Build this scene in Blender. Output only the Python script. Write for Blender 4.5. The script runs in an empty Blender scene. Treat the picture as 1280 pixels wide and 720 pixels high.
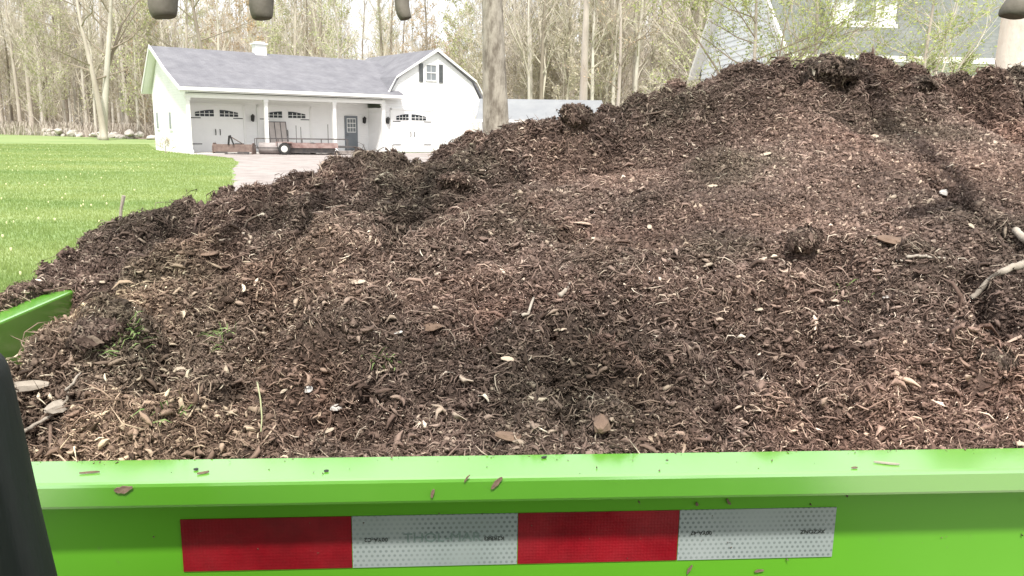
import bpy, math, random
import numpy as np
from mathutils import Vector, Matrix
R = math.radians
S = bpy.context.scene
COL = S.collection
# ------------------------------------------------------------------ camera
H = 1.6
PITCH, ROLL, F = R(11.3), R(0.9), 1005.0 / 1280.0
cam_d = bpy.data.cameras.new('camera'); cam = bpy.data.objects.new('camera', cam_d); COL.objects.link(cam)
cam_d.sensor_width = 36; cam_d.lens = 36 * F; cam_d.clip_start = 0.02; cam_d.clip_end = 2000
cam.location = (0, 0, H)
cam.matrix_world = Matrix.Translation((0, 0, H)) @ Matrix.Rotation(R(90) - PITCH, 4, 'X') @ Matrix.Rotation(ROLL, 4, 'Z')
S.camera = cam
S.render.resolution_x, S.render.resolution_y = 1024, 576
# ------------------------------------------------------------------ sky and sun
SUN_EL, SUN_AZ = R(57), R(176)      # azimuth clockwise from +Y : behind the viewer, to the right
w = bpy.data.worlds.new('World'); S.world = w; w.use_nodes = True
nt = w.node_tree; nt.nodes.clear()
out = nt.nodes.new('ShaderNodeOutputWorld'); bg = nt.nodes.new('ShaderNodeBackground'); sky = nt.nodes.new('ShaderNodeTexSky')
sky.sky_type = 'NISHITA'; sky.sun_disc = False; sky.sun_elevation = SUN_EL; sky.sun_rotation = SUN_AZ
sky.dust_density = 4.0; sky.air_density = 1.0; sky.ozone_density = 1.0
hs = nt.nodes.new('ShaderNodeMixRGB'); hs.blend_type = 'MIX'
tc = nt.nodes.new('ShaderNodeTexCoord'); cn = nt.nodes.new('ShaderNodeTexNoise'); cn.inputs['Scale'].default_value = 2.2; cn.inputs['Detail'].default_value = 6
cr = nt.nodes.new('ShaderNodeValToRGB'); cr.color_ramp.elements[0].position = .3; cr.color_ramp.elements[1].position = .6
cr.color_ramp.elements[0].color = (.55, .55, .55, 1); cr.color_ramp.elements[1].color = (.9, .9, .9, 1)
nt.links.new(tc.outputs['Generated'], cn.inputs['Vector']); nt.links.new(cn.outputs['Fac'], cr.inputs['Fac'])
nt.links.new(cr.outputs['Color'], hs.inputs['Fac']); nt.links.new(sky.outputs['Color'], hs.inputs['Color1'])
hs.inputs['Color2'].default_value = (11.5, 11.5, 11.6, 1)      # thin bright cloud
nt.links.new(hs.outputs['Color'], bg.inputs['Color']); bg.inputs['Strength'].default_value = 0.10
nt.links.new(bg.outputs[0], out.inputs[0])
sd = bpy.data.lights.new('sun', 'SUN'); sd.energy = 3.3; sd.angle = R(4.5); sd.color = (1, .955, .88)
sun = bpy.data.objects.new('sun', sd); COL.objects.link(sun)
sdir = Vector((math.sin(SUN_AZ) * math.cos(SUN_EL), math.cos(SUN_AZ) * math.cos(SUN_EL), math.sin(SUN_EL)))
sun.rotation_euler = sdir.to_track_quat('Z', 'Y').to_euler(); sun.location = (5, -10, 20)
S.view_settings.view_transform = 'Standard'; S.view_settings.look = 'None'
S.view_settings.exposure = 0.65; S.view_settings.gamma = 1; S.view_settings.use_curve_mapping = False

# ------------------------------------------------------------------ geometry of the view
def ray(px, py):
    x, y = (px - 640) / 1005., -(py - 360) / 1005.
    c, s = math.cos(ROLL), math.sin(ROLL)
    x, y = x * c - y * s, x * s + y * c
    cp, sp = math.cos(PITCH), math.sin(PITCH)
    return np.array([x, cp + sp * y, -sp + cp * y])
def ground(px, py, z=0.):
    d = ray(px, py); return np.array([0, 0, H]) + d * (z - H) / d[2]
def atdist(px, py, Y):
    d = ray(px, py); return np.array([0, 0, H]) + d * Y / d[1]

# ------------------------------------------------------------------ helpers
def tag(o, label=None, cat=None, group=None, kind=None):
    if label: o['label'] = label
    if cat: o['category'] = cat
    if group: o['group'] = group
    if kind: o['kind'] = kind
    return o
def empty(name, label, cat, loc=(0, 0, 0), rz=0, group=None):
    o = bpy.data.objects.new(name, None); COL.objects.link(o); o.empty_display_size = .1
    o.location = loc; o.rotation_euler = (0, 0, rz)
    return tag(o, label, cat, group)
def link(name, me, mats, parent=None, smooth=False):
    if not isinstance(mats, (list, tuple)): mats = [mats]
    for m in mats:
        if m: me.materials.append(m)
    o = bpy.data.objects.new(name, me); COL.objects.link(o)
    if parent is not None: o.parent = parent
    if smooth: me.polygons.foreach_set('use_smooth', [True] * len(me.polygons))
    return o
def npmesh(name, V, Fq, mi=None):
    """V (n,3), Fq: one (m,k) array of faces or a list of them"""
    me = bpy.data.meshes.new(name); V = np.asarray(V, np.float32)
    Fs = [np.asarray(a, np.int32) for a in (Fq if isinstance(Fq, list) and getattr(Fq[0], 'ndim', 0) == 2 else [Fq])]
    ks = np.concatenate([np.full(len(a), a.shape[1]) for a in Fs]); st = np.concatenate([[0], np.cumsum(ks)[:-1]])
    me.vertices.add(len(V)); me.vertices.foreach_set('co', V.ravel())
    me.loops.add(int(ks.sum())); me.loops.foreach_set('vertex_index', np.concatenate([a.ravel() for a in Fs]))
    me.polygons.add(len(ks)); me.polygons.foreach_set('loop_start', st.astype(np.int32))
    if mi is not None: me.polygons.foreach_set('material_index', np.asarray(mi, np.int32))
    me.update(calc_edges=True); return me
class MB:
    def __init__(s): s.v = []; s.f = []
    def add(s, vs, fs):
        b = len(s.v); s.v += [tuple(p) for p in vs]; s.f += [tuple(i + b for i in f) for f in fs]; return s
    def box(s, x0, y0, z0, x1, y1, z1, M=None):
        vs = [Vector(p) for p in ((x0,y0,z0),(x1,y0,z0),(x1,y1,z0),(x0,y1,z0),(x0,y0,z1),(x1,y0,z1),(x1,y1,z1),(x0,y1,z1))]
        if M is not None: vs = [M @ p for p in vs]
        return s.add(vs, [(3,2,1,0),(4,5,6,7),(0,1,5,4),(1,2,6,5),(2,3,7,6),(3,0,4,7)])
    def prism(s, poly, a, b, axis='y'):
        """poly: list of 2D points; axis: extrusion direction"""
        def m(p, t):
            return {'y': (p[0], t, p[1]), 'x': (t, p[0], p[1]), 'z': (p[0], p[1], t)}[axis]
        n = len(poly); vs = [m(p, a) for p in poly] + [m(p, b) for p in poly]
        return s.add(vs, [tuple(range(n))[::-1], tuple(range(n, 2 * n))] + [(i, (i + 1) % n, n + (i + 1) % n, n + i) for i in range(n)])
    def tube(s, pts, rad, sides=8, cap=True, flat=1.0):
        pts = [Vector(p) for p in pts]
        if not hasattr(rad, '__len__'): rad = [rad] * len(pts)
        b = len(s.v); n = len(pts); up = None
        for i, p in enumerate(pts):
            d = (pts[min(i + 1, n - 1)] - pts[max(i - 1, 0)]).normalized()
            if up is None:
                up = Vector((0, 0, 1)) if abs(d.z) < .9 else Vector((1, 0, 0))
            a = d.cross(up)
            if a.length < 1e-6: a = d.orthogonal()
            a.normalize(); c = a.cross(d).normalized(); up = c
            for k in range(sides):
                t = 2 * math.pi * k / sides
                s.v.append(tuple(p + a * math.cos(t) * rad[i] + c * math.sin(t) * rad[i] * flat))
        for i in range(n - 1):
            for k in range(sides):
                k2 = (k + 1) % sides
                s.f.append((b + i * sides + k, b + i * sides + k2, b + (i + 1) * sides + k2, b + (i + 1) * sides + k))
        if cap:
            s.f.append(tuple(b + k for k in range(sides))[::-1]); s.f.append(tuple(b + (n - 1) * sides + k for k in range(sides)))
        return s
    def cyl(s, p0, p1, r, sides=20): return s.tube([p0, p1], r, sides)
    def build(s, name, mat, parent=None, smooth=False, bevel=0):
        me = bpy.data.meshes.new(name); me.from_pydata(s.v, [], s.f); me.update()
        o = link(name, me, mat, parent, smooth)
        if bevel:
            m = o.modifiers.new('bevel', 'BEVEL'); m.width = bevel; m.segments = 2; m.limit_method = 'ANGLE'
        return o

# ------------------------------------------------------------------ numpy noise
_rs = np.random.RandomState(7); _perm = _rs.permutation(512); _perm = np.concatenate([_perm, _perm]); _val = _rs.rand(512) * 2 - 1
def vnoise(x, y, seed=0):
    xi = np.floor(x).astype(int); yi = np.floor(y).astype(int); fx = x - xi; fy = y - yi
    fx = fx * fx * fx * (fx * (fx * 6 - 15) + 10); fy = fy * fy * fy * (fy * (fy * 6 - 15) + 10)
    def h(a, b): return _val[_perm[(_perm[(a + seed * 37) & 511] + b) & 511]]
    return (h(xi, yi) * (1 - fx) + h(xi + 1, yi) * fx) * (1 - fy) + (h(xi, yi + 1) * (1 - fx) + h(xi + 1, yi + 1) * fx) * fy
def fbm(x, y, oct=4, seed=0, gain=.5):
    a = 1.; t = 0; n = 0
    for i in range(oct):
        c, s_ = math.cos(.7 * i), math.sin(.7 * i)
        t = t + a * vnoise((x * c - y * s_) * 2 ** i + 13.7 * i, (x * s_ + y * c) * 2 ** i - 7.1 * i, seed + i); n += a; a *= gain
    return t / n

# ------------------------------------------------------------------ materials
def mat(name, base=(.5, .5, .5), rough=.7, metal=0, c2=None, scale=5., detail=6, c3=None, bump=0, bscale=None, coords='Object',
        coat=0, coatr=.1, spec=.5, stretch=None, pos=(.35, .65), dist=.02):
    m = bpy.data.materials.new(name); m.use_nodes = True; n = m.node_tree; b = n.nodes['Principled BSDF']
    b.inputs['Base Color'].default_value = (*base, 1); b.inputs['Roughness'].default_value = rough; b.inputs['Metallic'].default_value = metal
    b.inputs['Coat Weight'].default_value = coat; b.inputs['Coat Roughness'].default_value = coatr; b.inputs['Specular IOR Level'].default_value = spec
    t = n.nodes.new('ShaderNodeTexCoord'); mp = n.nodes.new('ShaderNodeMapping'); n.links.new(t.outputs[coords], mp.inputs['Vector'])
    if stretch: mp.inputs['Scale'].default_value = stretch
    nz = n.nodes.new('ShaderNodeTexNoise'); nz.inputs['Scale'].default_value = scale; nz.inputs['Detail'].default_value = detail; nz.inputs['Roughness'].default_value = .65
    n.links.new(mp.outputs[0], nz.inputs['Vector'])
    if c2:
        r = n.nodes.new('ShaderNodeValToRGB'); e = r.color_ramp.elements
        e[0].position, e[1].position = pos; e[0].color = (*base, 1); e[1].color = (*c2, 1)
        if c3: k = e.new(min(.99, pos[1] + .13)); k.color = (*c3, 1)
        n.links.new(nz.outputs['Fac'], r.inputs['Fac']); n.links.new(r.outputs['Color'], b.inputs['Base Color'])
    if bump:
        nb = n.nodes.new('ShaderNodeTexNoise'); nb.inputs['Scale'].default_value = bscale or scale * 3; nb.inputs['Detail'].default_value = 5
        n.links.new(mp.outputs[0], nb.inputs['Vector'])
        bp = n.nodes.new('ShaderNodeBump'); bp.inputs['Strength'].default_value = bump; bp.inputs['Distance'].default_value = dist
        n.links.new(nb.outputs['Fac'], bp.inputs['Height']); n.links.new(bp.outputs[0], b.inputs['Normal'])
    return m
def N(m): return m.node_tree, m.node_tree.nodes['Principled BSDF']
M = {}
M['white_siding'] = mat('white_siding', (.80, .80, .80), .6, c2=(.85, .85, .85), scale=.8)
def add_lap(m, period, depth=.012):
    n, b = N(m); t = n.nodes.new('ShaderNodeTexCoord'); s = n.nodes.new('ShaderNodeSeparateXYZ'); n.links.new(t.outputs['Object'], s.inputs[0])
    d = n.nodes.new('ShaderNodeMath'); d.operation = 'DIVIDE'; d.inputs[1].default_value = period; n.links.new(s.outputs['Z'], d.inputs[0])
    fr = n.nodes.new('ShaderNodeMath'); fr.operation = 'FRACT'; n.links.new(d.outputs[0], fr.inputs[0])
    inv = n.nodes.new('ShaderNodeMath'); inv.operation = 'SUBTRACT'; inv.inputs[0].default_value = 1; n.links.new(fr.outputs[0], inv.inputs[1])
    bp = n.nodes.new('ShaderNodeBump'); bp.inputs['Strength'].default_value = 1; bp.inputs['Distance'].default_value = depth
    n.links.new(inv.outputs[0], bp.inputs['Height']); n.links.new(bp.outputs[0], b.inputs['Normal'])
add_lap(M['white_siding'], .13)
M['house_siding'] = mat('house_siding', (.70, .73, .76), .6, c2=(.77, .79, .81), scale=1.2); add_lap(M['house_siding'], .17, .03)
M['trim'] = mat('white_trim', (.8, .8, .79), .45, c2=(.76, .76, .75), scale=3)
M['porch'] = mat('porch_white', (.80, .80, .80), .55, c2=(.84, .84, .84), scale=2)
def shingles(name, a, b_, sc=1.):
    m = mat(name, a, .9, c2=b_, scale=1.3, detail=8, bump=.4, bscale=12); n, b = N(m)
    t = n.nodes.new('ShaderNodeTexCoord'); br = n.nodes.new('ShaderNodeTexBrick'); br.inputs['Scale'].default_value = sc
    br.inputs['Mortar Size'].default_value = .012; br.inputs['Brick Width'].default_value = .32; br.inputs['Row Height'].default_value = .15
    br.inputs['Color1'].default_value = (.8, .8, .8, 1); br.inputs['Color2'].default_value = (1.1, 1.1, 1.1, 1); br.inputs['Mortar'].default_value = (.55, .55, .55, 1)
    mp = n.nodes.new('ShaderNodeMapping'); n.links.new(t.outputs['UV'], mp.inputs[0]); n.links.new(mp.outputs[0], br.inputs['Vector'])
    mx = n.nodes.new('ShaderNodeMixRGB'); mx.blend_type = 'MULTIPLY'; mx.inputs[0].default_value = .35
    src = b.inputs['Base Color'].links[0].from_socket
    n.links.new(src, mx.inputs[1]); n.links.new(br.outputs['Color'], mx.inputs[2]); n.links.new(mx.outputs[0], b.inputs['Base Color'])
    return m
M['roof'] = shingles('grey_shingles', (.16, .16, .18), (.22, .22, .24))
M['house_roof'] = shingles('weathered_shingles', (.12, .135, .125), (.19, .20, .19))
M['glass'] = mat('window_glass', (.03, .035, .04), .08)
M['pane_pale'] = mat('window_blind', (.22, .24, .26), .3)
M['dark_door'] = mat('slate_paint', (.13, .15, .17), .5, c2=(.16, .18, .2), scale=2)
M['shutter'] = mat('shutter_paint', (.085, .09, .095), .55, c2=(.13, .14, .145), scale=3)
M['black_iron'] = mat('black_iron', (.03, .03, .03), .5, metal=.3)
M['lawn'] = mat('lawn', (.175, .265, .085), .95, c2=(.26, .335, .125), scale=.16, detail=12, c3=(.32, .37, .17), bump=.5, bscale=30, pos=(.36, .58), stretch=(.6, 1.8, 1))  # stretched tone bands, the darker ones painted in for shadow bands
M['grass'] = None
M['gravel'] = mat('gravel', (.27, .235, .22), .95, c2=(.40, .36, .34), scale=1.1, detail=12, c3=(.22, .18, .165), bump=.8, bscale=25)
M['rust'] = mat('rusty_steel', (.15, .105, .09), .8, c2=(.24, .18, .155), scale=4, bump=.3, bscale=30)
M['red_deck'] = mat('faded_red_steel', (.20, .12, .11), .7, c2=(.36, .27, .25), scale=3)
M['steel'] = mat('dark_steel', (.08, .08, .085), .5, metal=.5, c2=(.16, .14, .13), scale=6)
M['tire'] = mat('rubber', (.03, .03, .03), .85, bump=.3, bscale=60)
M['wheelrim'] = mat('white_rim', (.6, .6, .58), .4)
M['stone'] = mat('field_stone', (.38, .35, .32), .9, c2=(.55, .5, .46), scale=3, bump=.5, bscale=12)
M['drum'] = mat('roller_drum', (.30, .27, .26), .65, c2=(.4, .36, .35), scale=4)
M['slat'] = mat('pinkish_panel', (.50, .45, .43), .7, c2=(.42, .38, .36), scale=5)
# barks and buds of the wood; barks and twigs lightened in place of glare haze
M['bark_pale'] = mat('bark_pale', (.46, .42, .37), .95, c2=(.62, .58, .52), scale=1.2, stretch=(1, 1, .25), bump=.5, bscale=10)
M['bark_tan'] = mat('bark_tan', (.36, .31, .26), .95, c2=(.52, .47, .41), scale=1.2, stretch=(1, 1, .25), bump=.5, bscale=10)
M['bark_dark'] = mat('bark_dark', (.20, .165, .13), .95, c2=(.31, .27, .22), scale=1.2, stretch=(1, 1, .25), bump=.5, bscale=10)
M['twig'] = mat('twigs', (.47, .42, .35), .95, c2=(.60, .55, .47), scale=.6)
M['twig_dark'] = mat('twigs_dark', (.22, .18, .14), .95, c2=(.32, .27, .21), scale=.6)
def leafmat(name, a, b_, tr=.4, scale=1.5, stretch=None, var=.3):
    m = mat(name, a, .6, c2=b_, scale=scale, spec=.2, stretch=stretch, detail=10); n, b = N(m)
    g = n.nodes.new('ShaderNodeNewGeometry'); hsv = n.nodes.new('ShaderNodeHueSaturation')
    mr = n.nodes.new('ShaderNodeMapRange'); mr.inputs['To Min'].default_value = 1 - var; mr.inputs['To Max'].default_value = 1 + var
    n.links.new(g.outputs['Random Per Island'], mr.inputs[0]); n.links.new(mr.outputs[0], hsv.inputs['Value'])
    n.links.new(b.inputs['Base Color'].links[0].from_socket, hsv.inputs['Color']); n.links.new(hsv.outputs[0], b.inputs['Base Color'])
    tl = n.nodes.new('ShaderNodeBsdfTranslucent'); n.links.new(hsv.outputs[0], tl.inputs['Color'])
    ms = n.nodes.new('ShaderNodeMixShader'); ms.inputs[0].default_value = tr
    n.links.new(b.outputs[0], ms.inputs[1]); n.links.new(tl.outputs[0], ms.inputs[2]); n.links.new(ms.outputs[0], n.nodes['Material Output'].inputs[0])
    return m
M['bud_green'] = leafmat('spring_buds_green', (.44, .47, .24), (.54, .57, .32))
M['bud_tan'] = leafmat('spring_buds_tan', (.54, .49, .37), (.64, .59, .46))
M['bud_peach'] = leafmat('spring_buds_peach', (.52, .38, .24), (.60, .46, .30))
M['leaf_fresh'] = leafmat('fresh_leaves', (.30, .36, .12), (.44, .48, .20))
M['grass'] = leafmat('grass_blades', (.235, .335, .105), (.37, .44, .16), .45, .16, (.6, 1.8, 1), .12)  # same bands as the lawn sheet, darker ones standing in for shade
# trailer paint
M['green'] = mat('lime_green_paint', (.105, .37, .016), .5, c2=(.125, .41, .022), scale=3, detail=10, coat=1, coatr=.16, spec=.4, bump=.04, bscale=8, pos=(.3, .7))
def dirt(m, amt=.35):
    n, b = N(m); src = b.inputs['Base Color'].links[0].from_socket; t = n.nodes.new('ShaderNodeTexCoord')
    v = n.nodes.new('ShaderNodeTexNoise'); v.inputs['Scale'].default_value = 55; v.inputs['Detail'].default_value = 6; v.inputs['Roughness'].default_value = .8; n.links.new(t.outputs['Object'], v.inputs[0])
    r = n.nodes.new('ShaderNodeValToRGB'); r.color_ramp.elements[0].position = .62; r.color_ramp.elements[1].position = .78; r.color_ramp.elements[1].color = (amt, amt, amt, 1); n.links.new(v.outputs['Fac'], r.inputs[0])
    mx = n.nodes.new('ShaderNodeMixRGB'); n.links.new(r.outputs[0], mx.inputs[0]); n.links.new(src, mx.inputs[1]); mx.inputs[2].default_value = (.16, .15, .11, 1); n.links.new(mx.outputs[0], b.inputs['Base Color'])
    v2 = n.nodes.new('ShaderNodeTexNoise'); v2.inputs['Scale'].default_value = 6; v2.inputs['Detail'].default_value = 6; n.links.new(t.outputs['Object'], v2.inputs[0])
    mr = n.nodes.new('ShaderNodeMapRange'); mr.inputs['To Min'].default_value = .08; mr.inputs['To Max'].default_value = .34; n.links.new(v2.outputs['Fac'], mr.inputs[0]); n.links.new(mr.outputs[0], b.inputs['Coat Roughness'])
dirt(M['green'])
N(M['green'])[1].inputs['Coat IOR'].default_value = 3.0
M['green_panel'] = mat('lime_green_panel', (.105, .36, .016), .5, c2=(.125, .40, .022), scale=2.2, detail=10, coat=.5, coatr=.3, bump=.05, bscale=6, spec=.3, pos=(.3, .7)); dirt(M['green_panel'], .5); N(M['green_panel'])[1].inputs['Coat IOR'].default_value = 1.4
M['mark'] = mat('dark_print', (.03, .035, .03), .6)
def make_red():
    m = mat('red_reflective', (.17, .003, .008), .5, c2=(.28, .005, .013), scale=16, coat=.3, coatr=.2)
    n, b = N(m); t = n.nodes.new('ShaderNodeTexCoord'); v = n.nodes.new('ShaderNodeTexVoronoi'); v.inputs['Scale'].default_value = 330; v.inputs['Randomness'].default_value = .25; n.links.new(t.outputs['Object'], v.inputs['Vector'])
    bp = n.nodes.new('ShaderNodeBump'); bp.inputs['Strength'].default_value = .5; bp.inputs['Distance'].default_value = .0006; n.links.new(v.outputs['Distance'], bp.inputs['Height']); n.links.new(bp.outputs[0], b.inputs['Normal'])
    z = n.nodes.new('ShaderNodeTexNoise'); z.inputs['Scale'].default_value = 30; z.inputs['Detail'].default_value = 6; n.links.new(t.outputs['Object'], z.inputs['Vector'])
    mr = n.nodes.new('ShaderNodeMapRange'); mr.inputs['To Min'].default_value = .15; mr.inputs['To Max'].default_value = .7; n.links.new(z.outputs['Fac'], mr.inputs[0]); n.links.new(mr.outputs[0], b.inputs['Roughness'])
    return m
M['red'] = make_red()
def make_white_tape():
    m = mat('white_reflective', (.36, .43, .42), .4, coat=.4, coatr=.2); n, b = N(m)
    t = n.nodes.new('ShaderNodeTexCoord'); mp = n.nodes.new('ShaderNodeMapping'); n.links.new(t.outputs['Object'], mp.inputs[0])
    # staggered grid of small dots: two shifted lattices
    sx = n.nodes.new('ShaderNodeSeparateXYZ'); n.links.new(mp.outputs[0], sx.inputs[0])
    def math_(op, a, b2=None, c=None):
        k = n.nodes.new('ShaderNodeMath'); k.operation = op
        for i, q in enumerate((a, b2, c)):
            if q is None: continue
            if isinstance(q, (int, float)): k.inputs[i].default_value = q
            else: n.links.new(q, k.inputs[i])
        return k.outputs[0]
    PX, PZ = .0052, .0090
    def lattice(ox, oz):
        a = math_('SUBTRACT', math_('FRACT', math_('ADD', math_('DIVIDE', sx.outputs['X'], PX), ox)), .5)
        c = math_('SUBTRACT', math_('FRACT', math_('ADD', math_('DIVIDE', sx.outputs['Z'], PZ), oz)), .5)
        a = math_('MULTIPLY', a, PX); c = math_('MULTIPLY', c, PZ)
        return math_('SQRT', math_('ADD', math_('MULTIPLY', a, a), math_('MULTIPLY', c, c)))
    d = math_('MINIMUM', lattice(0, 0), lattice(.5, .5))
    ms = n.nodes.new('ShaderNodeMapRange'); ms.inputs['From Min'].default_value = .0009; ms.inputs['From Max'].default_value = .0017
    n.links.new(d, ms.inputs[0])
    nz = n.nodes.new('ShaderNodeTexNoise'); nz.inputs['Scale'].default_value = 14; n.links.new(mp.outputs[0], nz.inputs['Vector'])
    r = n.nodes.new('ShaderNodeValToRGB'); r.color_ramp.elements[0].position = .35; r.color_ramp.elements[1].position = .65
    r.color_ramp.elements[0].color = (.12, .15, .15, 1); r.color_ramp.elements[1].color = (.30, .34, .33, 1); n.links.new(nz.outputs['Fac'], r.inputs[0])
    base = n.nodes.new('ShaderNodeValToRGB'); base.color_ramp.elements[0].position = .3; base.color_ramp.elements[1].position = .7
    base.color_ramp.elements[0].color = (.26, .31, .30, 1); base.color_ramp.elements[1].color = (.36, .40, .40, 1)
    n2 = n.nodes.new('ShaderNodeTexNoise'); n2.inputs['Scale'].default_value = 8; n.links.new(mp.outputs[0], n2.inputs['Vector']); n.links.new(n2.outputs['Fac'], base.inputs[0])
    mx = n.nodes.new('ShaderNodeMixRGB'); n.links.new(ms.outputs[0], mx.inputs[0]); n.links.new(r.outputs[0], mx.inputs[1]); n.links.new(base.outputs[0], mx.inputs[2])
    n.links.new(mx.outputs[0], b.inputs['Base Color'])
    return m
M['white_tape'] = make_white_tape()
M['emboss'] = mat('embossed_print', (.17, .235, .215), .5)
M['tooth'] = mat('worn_dark_steel', (.085, .078, .06), .7, metal=0, c2=(.17, .15, .12), scale=14, bump=.4, bscale=60, dist=.004)
M['rubber'] = mat('black_rubber', (.006, .011, .010), .6, c2=(.012, .018, .016), scale=5, stretch=(6, 6, 1), bump=.3, bscale=30, dist=.004)
# mulch
def mulch_mat(name, ramp, island=True, rough=.85):
    m = bpy.data.materials.new(name); m.use_nodes = True; n, b = N(m); b.inputs['Roughness'].default_value = rough; b.inputs['Specular IOR Level'].default_value = .3
    r = n.nodes.new('ShaderNodeValToRGB'); e = r.color_ramp.elements
    e[0].position = ramp[0][0]; e[0].color = (*ramp[0][1], 1); e[1].position = ramp[-1][0]; e[1].color = (*ramp[-1][1], 1)
    for p, c in ramp[1:-1]: k = e.new(p); k.color = (*c, 1)
    t = n.nodes.new('ShaderNodeTexCoord')
    if island:
        g = n.nodes.new('ShaderNodeNewGeometry'); n.links.new(g.outputs['Random Per Island'], r.inputs[0])
    else:
        z = n.nodes.new('ShaderNodeTexNoise'); z.inputs['Scale'].default_value = 60; z.inputs['Detail'].default_value = 8; z.inputs['Roughness'].default_value = .7
        n.links.new(t.outputs['Object'], z.inputs['Vector']); n.links.new(z.outputs['Fac'], r.inputs[0])
        bp = n.nodes.new('ShaderNodeBump'); bp.inputs['Strength'].default_value = 1; bp.inputs['Distance'].default_value = .006
        n.links.new(z.outputs['Fac'], bp.inputs['Height']); n.links.new(bp.outputs[0], b.inputs['Normal'])
    if island:
        z = n.nodes.new('ShaderNodeTexNoise'); z.inputs['Scale'].default_value = 260; z.inputs['Detail'].default_value = 3; n.links.new(t.outputs['Object'], z.inputs['Vector'])
        bp = n.nodes.new('ShaderNodeBump'); bp.inputs['Strength'].default_value = .9; bp.inputs['Distance'].default_value = .0015
        n.links.new(z.outputs['Fac'], bp.inputs['Height']); n.links.new(bp.outputs[0], b.inputs['Normal'])
    # stain patches that belong to the mulch itself: greyed dry chips and reddish heartwood
    z2 = n.nodes.new('ShaderNodeTexNoise'); z2.inputs['Scale'].default_value = 3.2; z2.inputs['Detail'].default_value = 5; n.links.new(t.outputs['Object'], z2.inputs['Vector'])
    r2 = n.nodes.new('ShaderNodeValToRGB'); q = r2.color_ramp.elements; q[0].position = .36; q[0].color = (.68, .68, .62, 1); q[1].position = .66; q[1].color = (1.25, 1.12, 1.05, 1)
    k = q.new(.5); k.color = (1.0, .93, .90, 1)
    n.links.new(z2.outputs['Fac'], r2.inputs[0])
    mx = n.nodes.new('ShaderNodeMixRGB'); mx.blend_type = 'MULTIPLY'; mx.inputs[0].default_value = 1
    n.links.new(r.outputs[0], mx.inputs[1]); n.links.new(r2.outputs[0], mx.inputs[2])
    at = n.nodes.new('ShaderNodeAttribute'); at.attribute_name = 'tone'
    mx2 = n.nodes.new('ShaderNodeMixRGB'); mx2.blend_type = 'MULTIPLY'; mx2.inputs[0].default_value = 1
    n.links.new(mx.outputs[0], mx2.inputs[1]); n.links.new(at.outputs['Color'], mx2.inputs[2]); n.links.new(mx2.outputs[0], b.inputs['Base Color'])
    return m
M['mulch_base'] = mulch_mat('mulch_fines', [(.3, (.032, .024, .020)), (.5, (.075, .056, .047)), (.7, (.15, .115, .098))], island=False)
M['chips'] = mulch_mat('mulch_shreds', [(0, (.040, .027, .021)), (.25, (.085, .060, .049)), (.5, (.145, .107, .090)), (.72, (.20, .152, .128)), (.86, (.27, .215, .18)), (.94, (.35, .295, .24)), (.985, (.44, .39, .32)), (1, (.68, .63, .54))])
M['crumbs'] = mulch_mat('mulch_crumbs', [(0, (.045, .031, .025)), (.5, (.105, .077, .064)), (.92, (.175, .133, .112)), (1, (.36, .31, .25))])
M['wood_pale'] = mat('split_wood', (.42, .34, .25), .8, c2=(.58, .5, .4), scale=12, stretch=(1, 1, 1), bump=.5, bscale=50, dist=.003)
M['stick_grey'] = mat('weathered_stick', (.30, .26, .21), .85, c2=(.46, .41, .35), scale=25, bump=.5, bscale=80, dist=.003)
M['bark_chunk'] = mat('bark_chunk', (.13, .085, .06), .9, c2=(.24, .165, .12), scale=25, bump=.8, bscale=90, dist=.005)
M['clod'] = mat('mulch_clod', (.05, .035, .028), .95, c2=(.12, .085, .07), scale=40, detail=8, bump=1, bscale=90, dist=.008)
M['pale_stone'] = mat('pale_stone', (.45, .43, .40), .8, c2=(.6, .57, .54), scale=30)
M['grass_tuft'] = mat('grass_tuft', (.13, .24, .06), .6, c2=(.26, .34, .13), scale=20)

# ================================================================== the ground
def sheet(name, poly, z, m, jitter=0, rnd=None):
    me = bpy.data.meshes.new(name); me.from_pydata([(p[0], p[1], z) for p in poly], [], [tuple(range(len(poly)))]); me.update()
    return tag(link(name, me, m), kind='structure')
# lawn: fine near, reaching the horizon
sheet('lawn', [(-900, -300), (900, -300), (900, 1200), (-900, 1200)], 0, M['lawn'])
rnd = random.Random(3)
dp = [(-16.3, 41.7), (-15.2, 40.2), (-13.0, 37.5), (-11.2, 33), (-9.6, 27.5), (-7.6, 22), (-6.0, 17), (-4.5, 11), (-3, 5), (-2.2, -8), (12, -8), (12, 30), (8, 48), (1, 52), (-5, 50)]
poly = []
for a, b in zip(dp, dp[1:] + dp[:1]):
    k = max(1, int(math.dist(a, b) / .6))
    for i in range(k):
        t = i / k; poly.append((a[0] + (b[0] - a[0]) * t + rnd.uniform(-.13, .13), a[1] + (b[1] - a[1]) * t + rnd.uniform(-.13, .13)))
sheet('driveway', poly, .006, M['gravel'])
sheet('woodland_floor', [(-200, 190), (-75, 102), (-56, 90), (-33, 74.5), (-14, 66), (30, 64), (90, 62), (300, 60), (300, 300), (-200, 300)], .006,
      mat('leaf_litter', (.30, .25, .18), .95, c2=(.42, .36, .28), scale=1.5, bump=.6, bscale=8))
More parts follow.
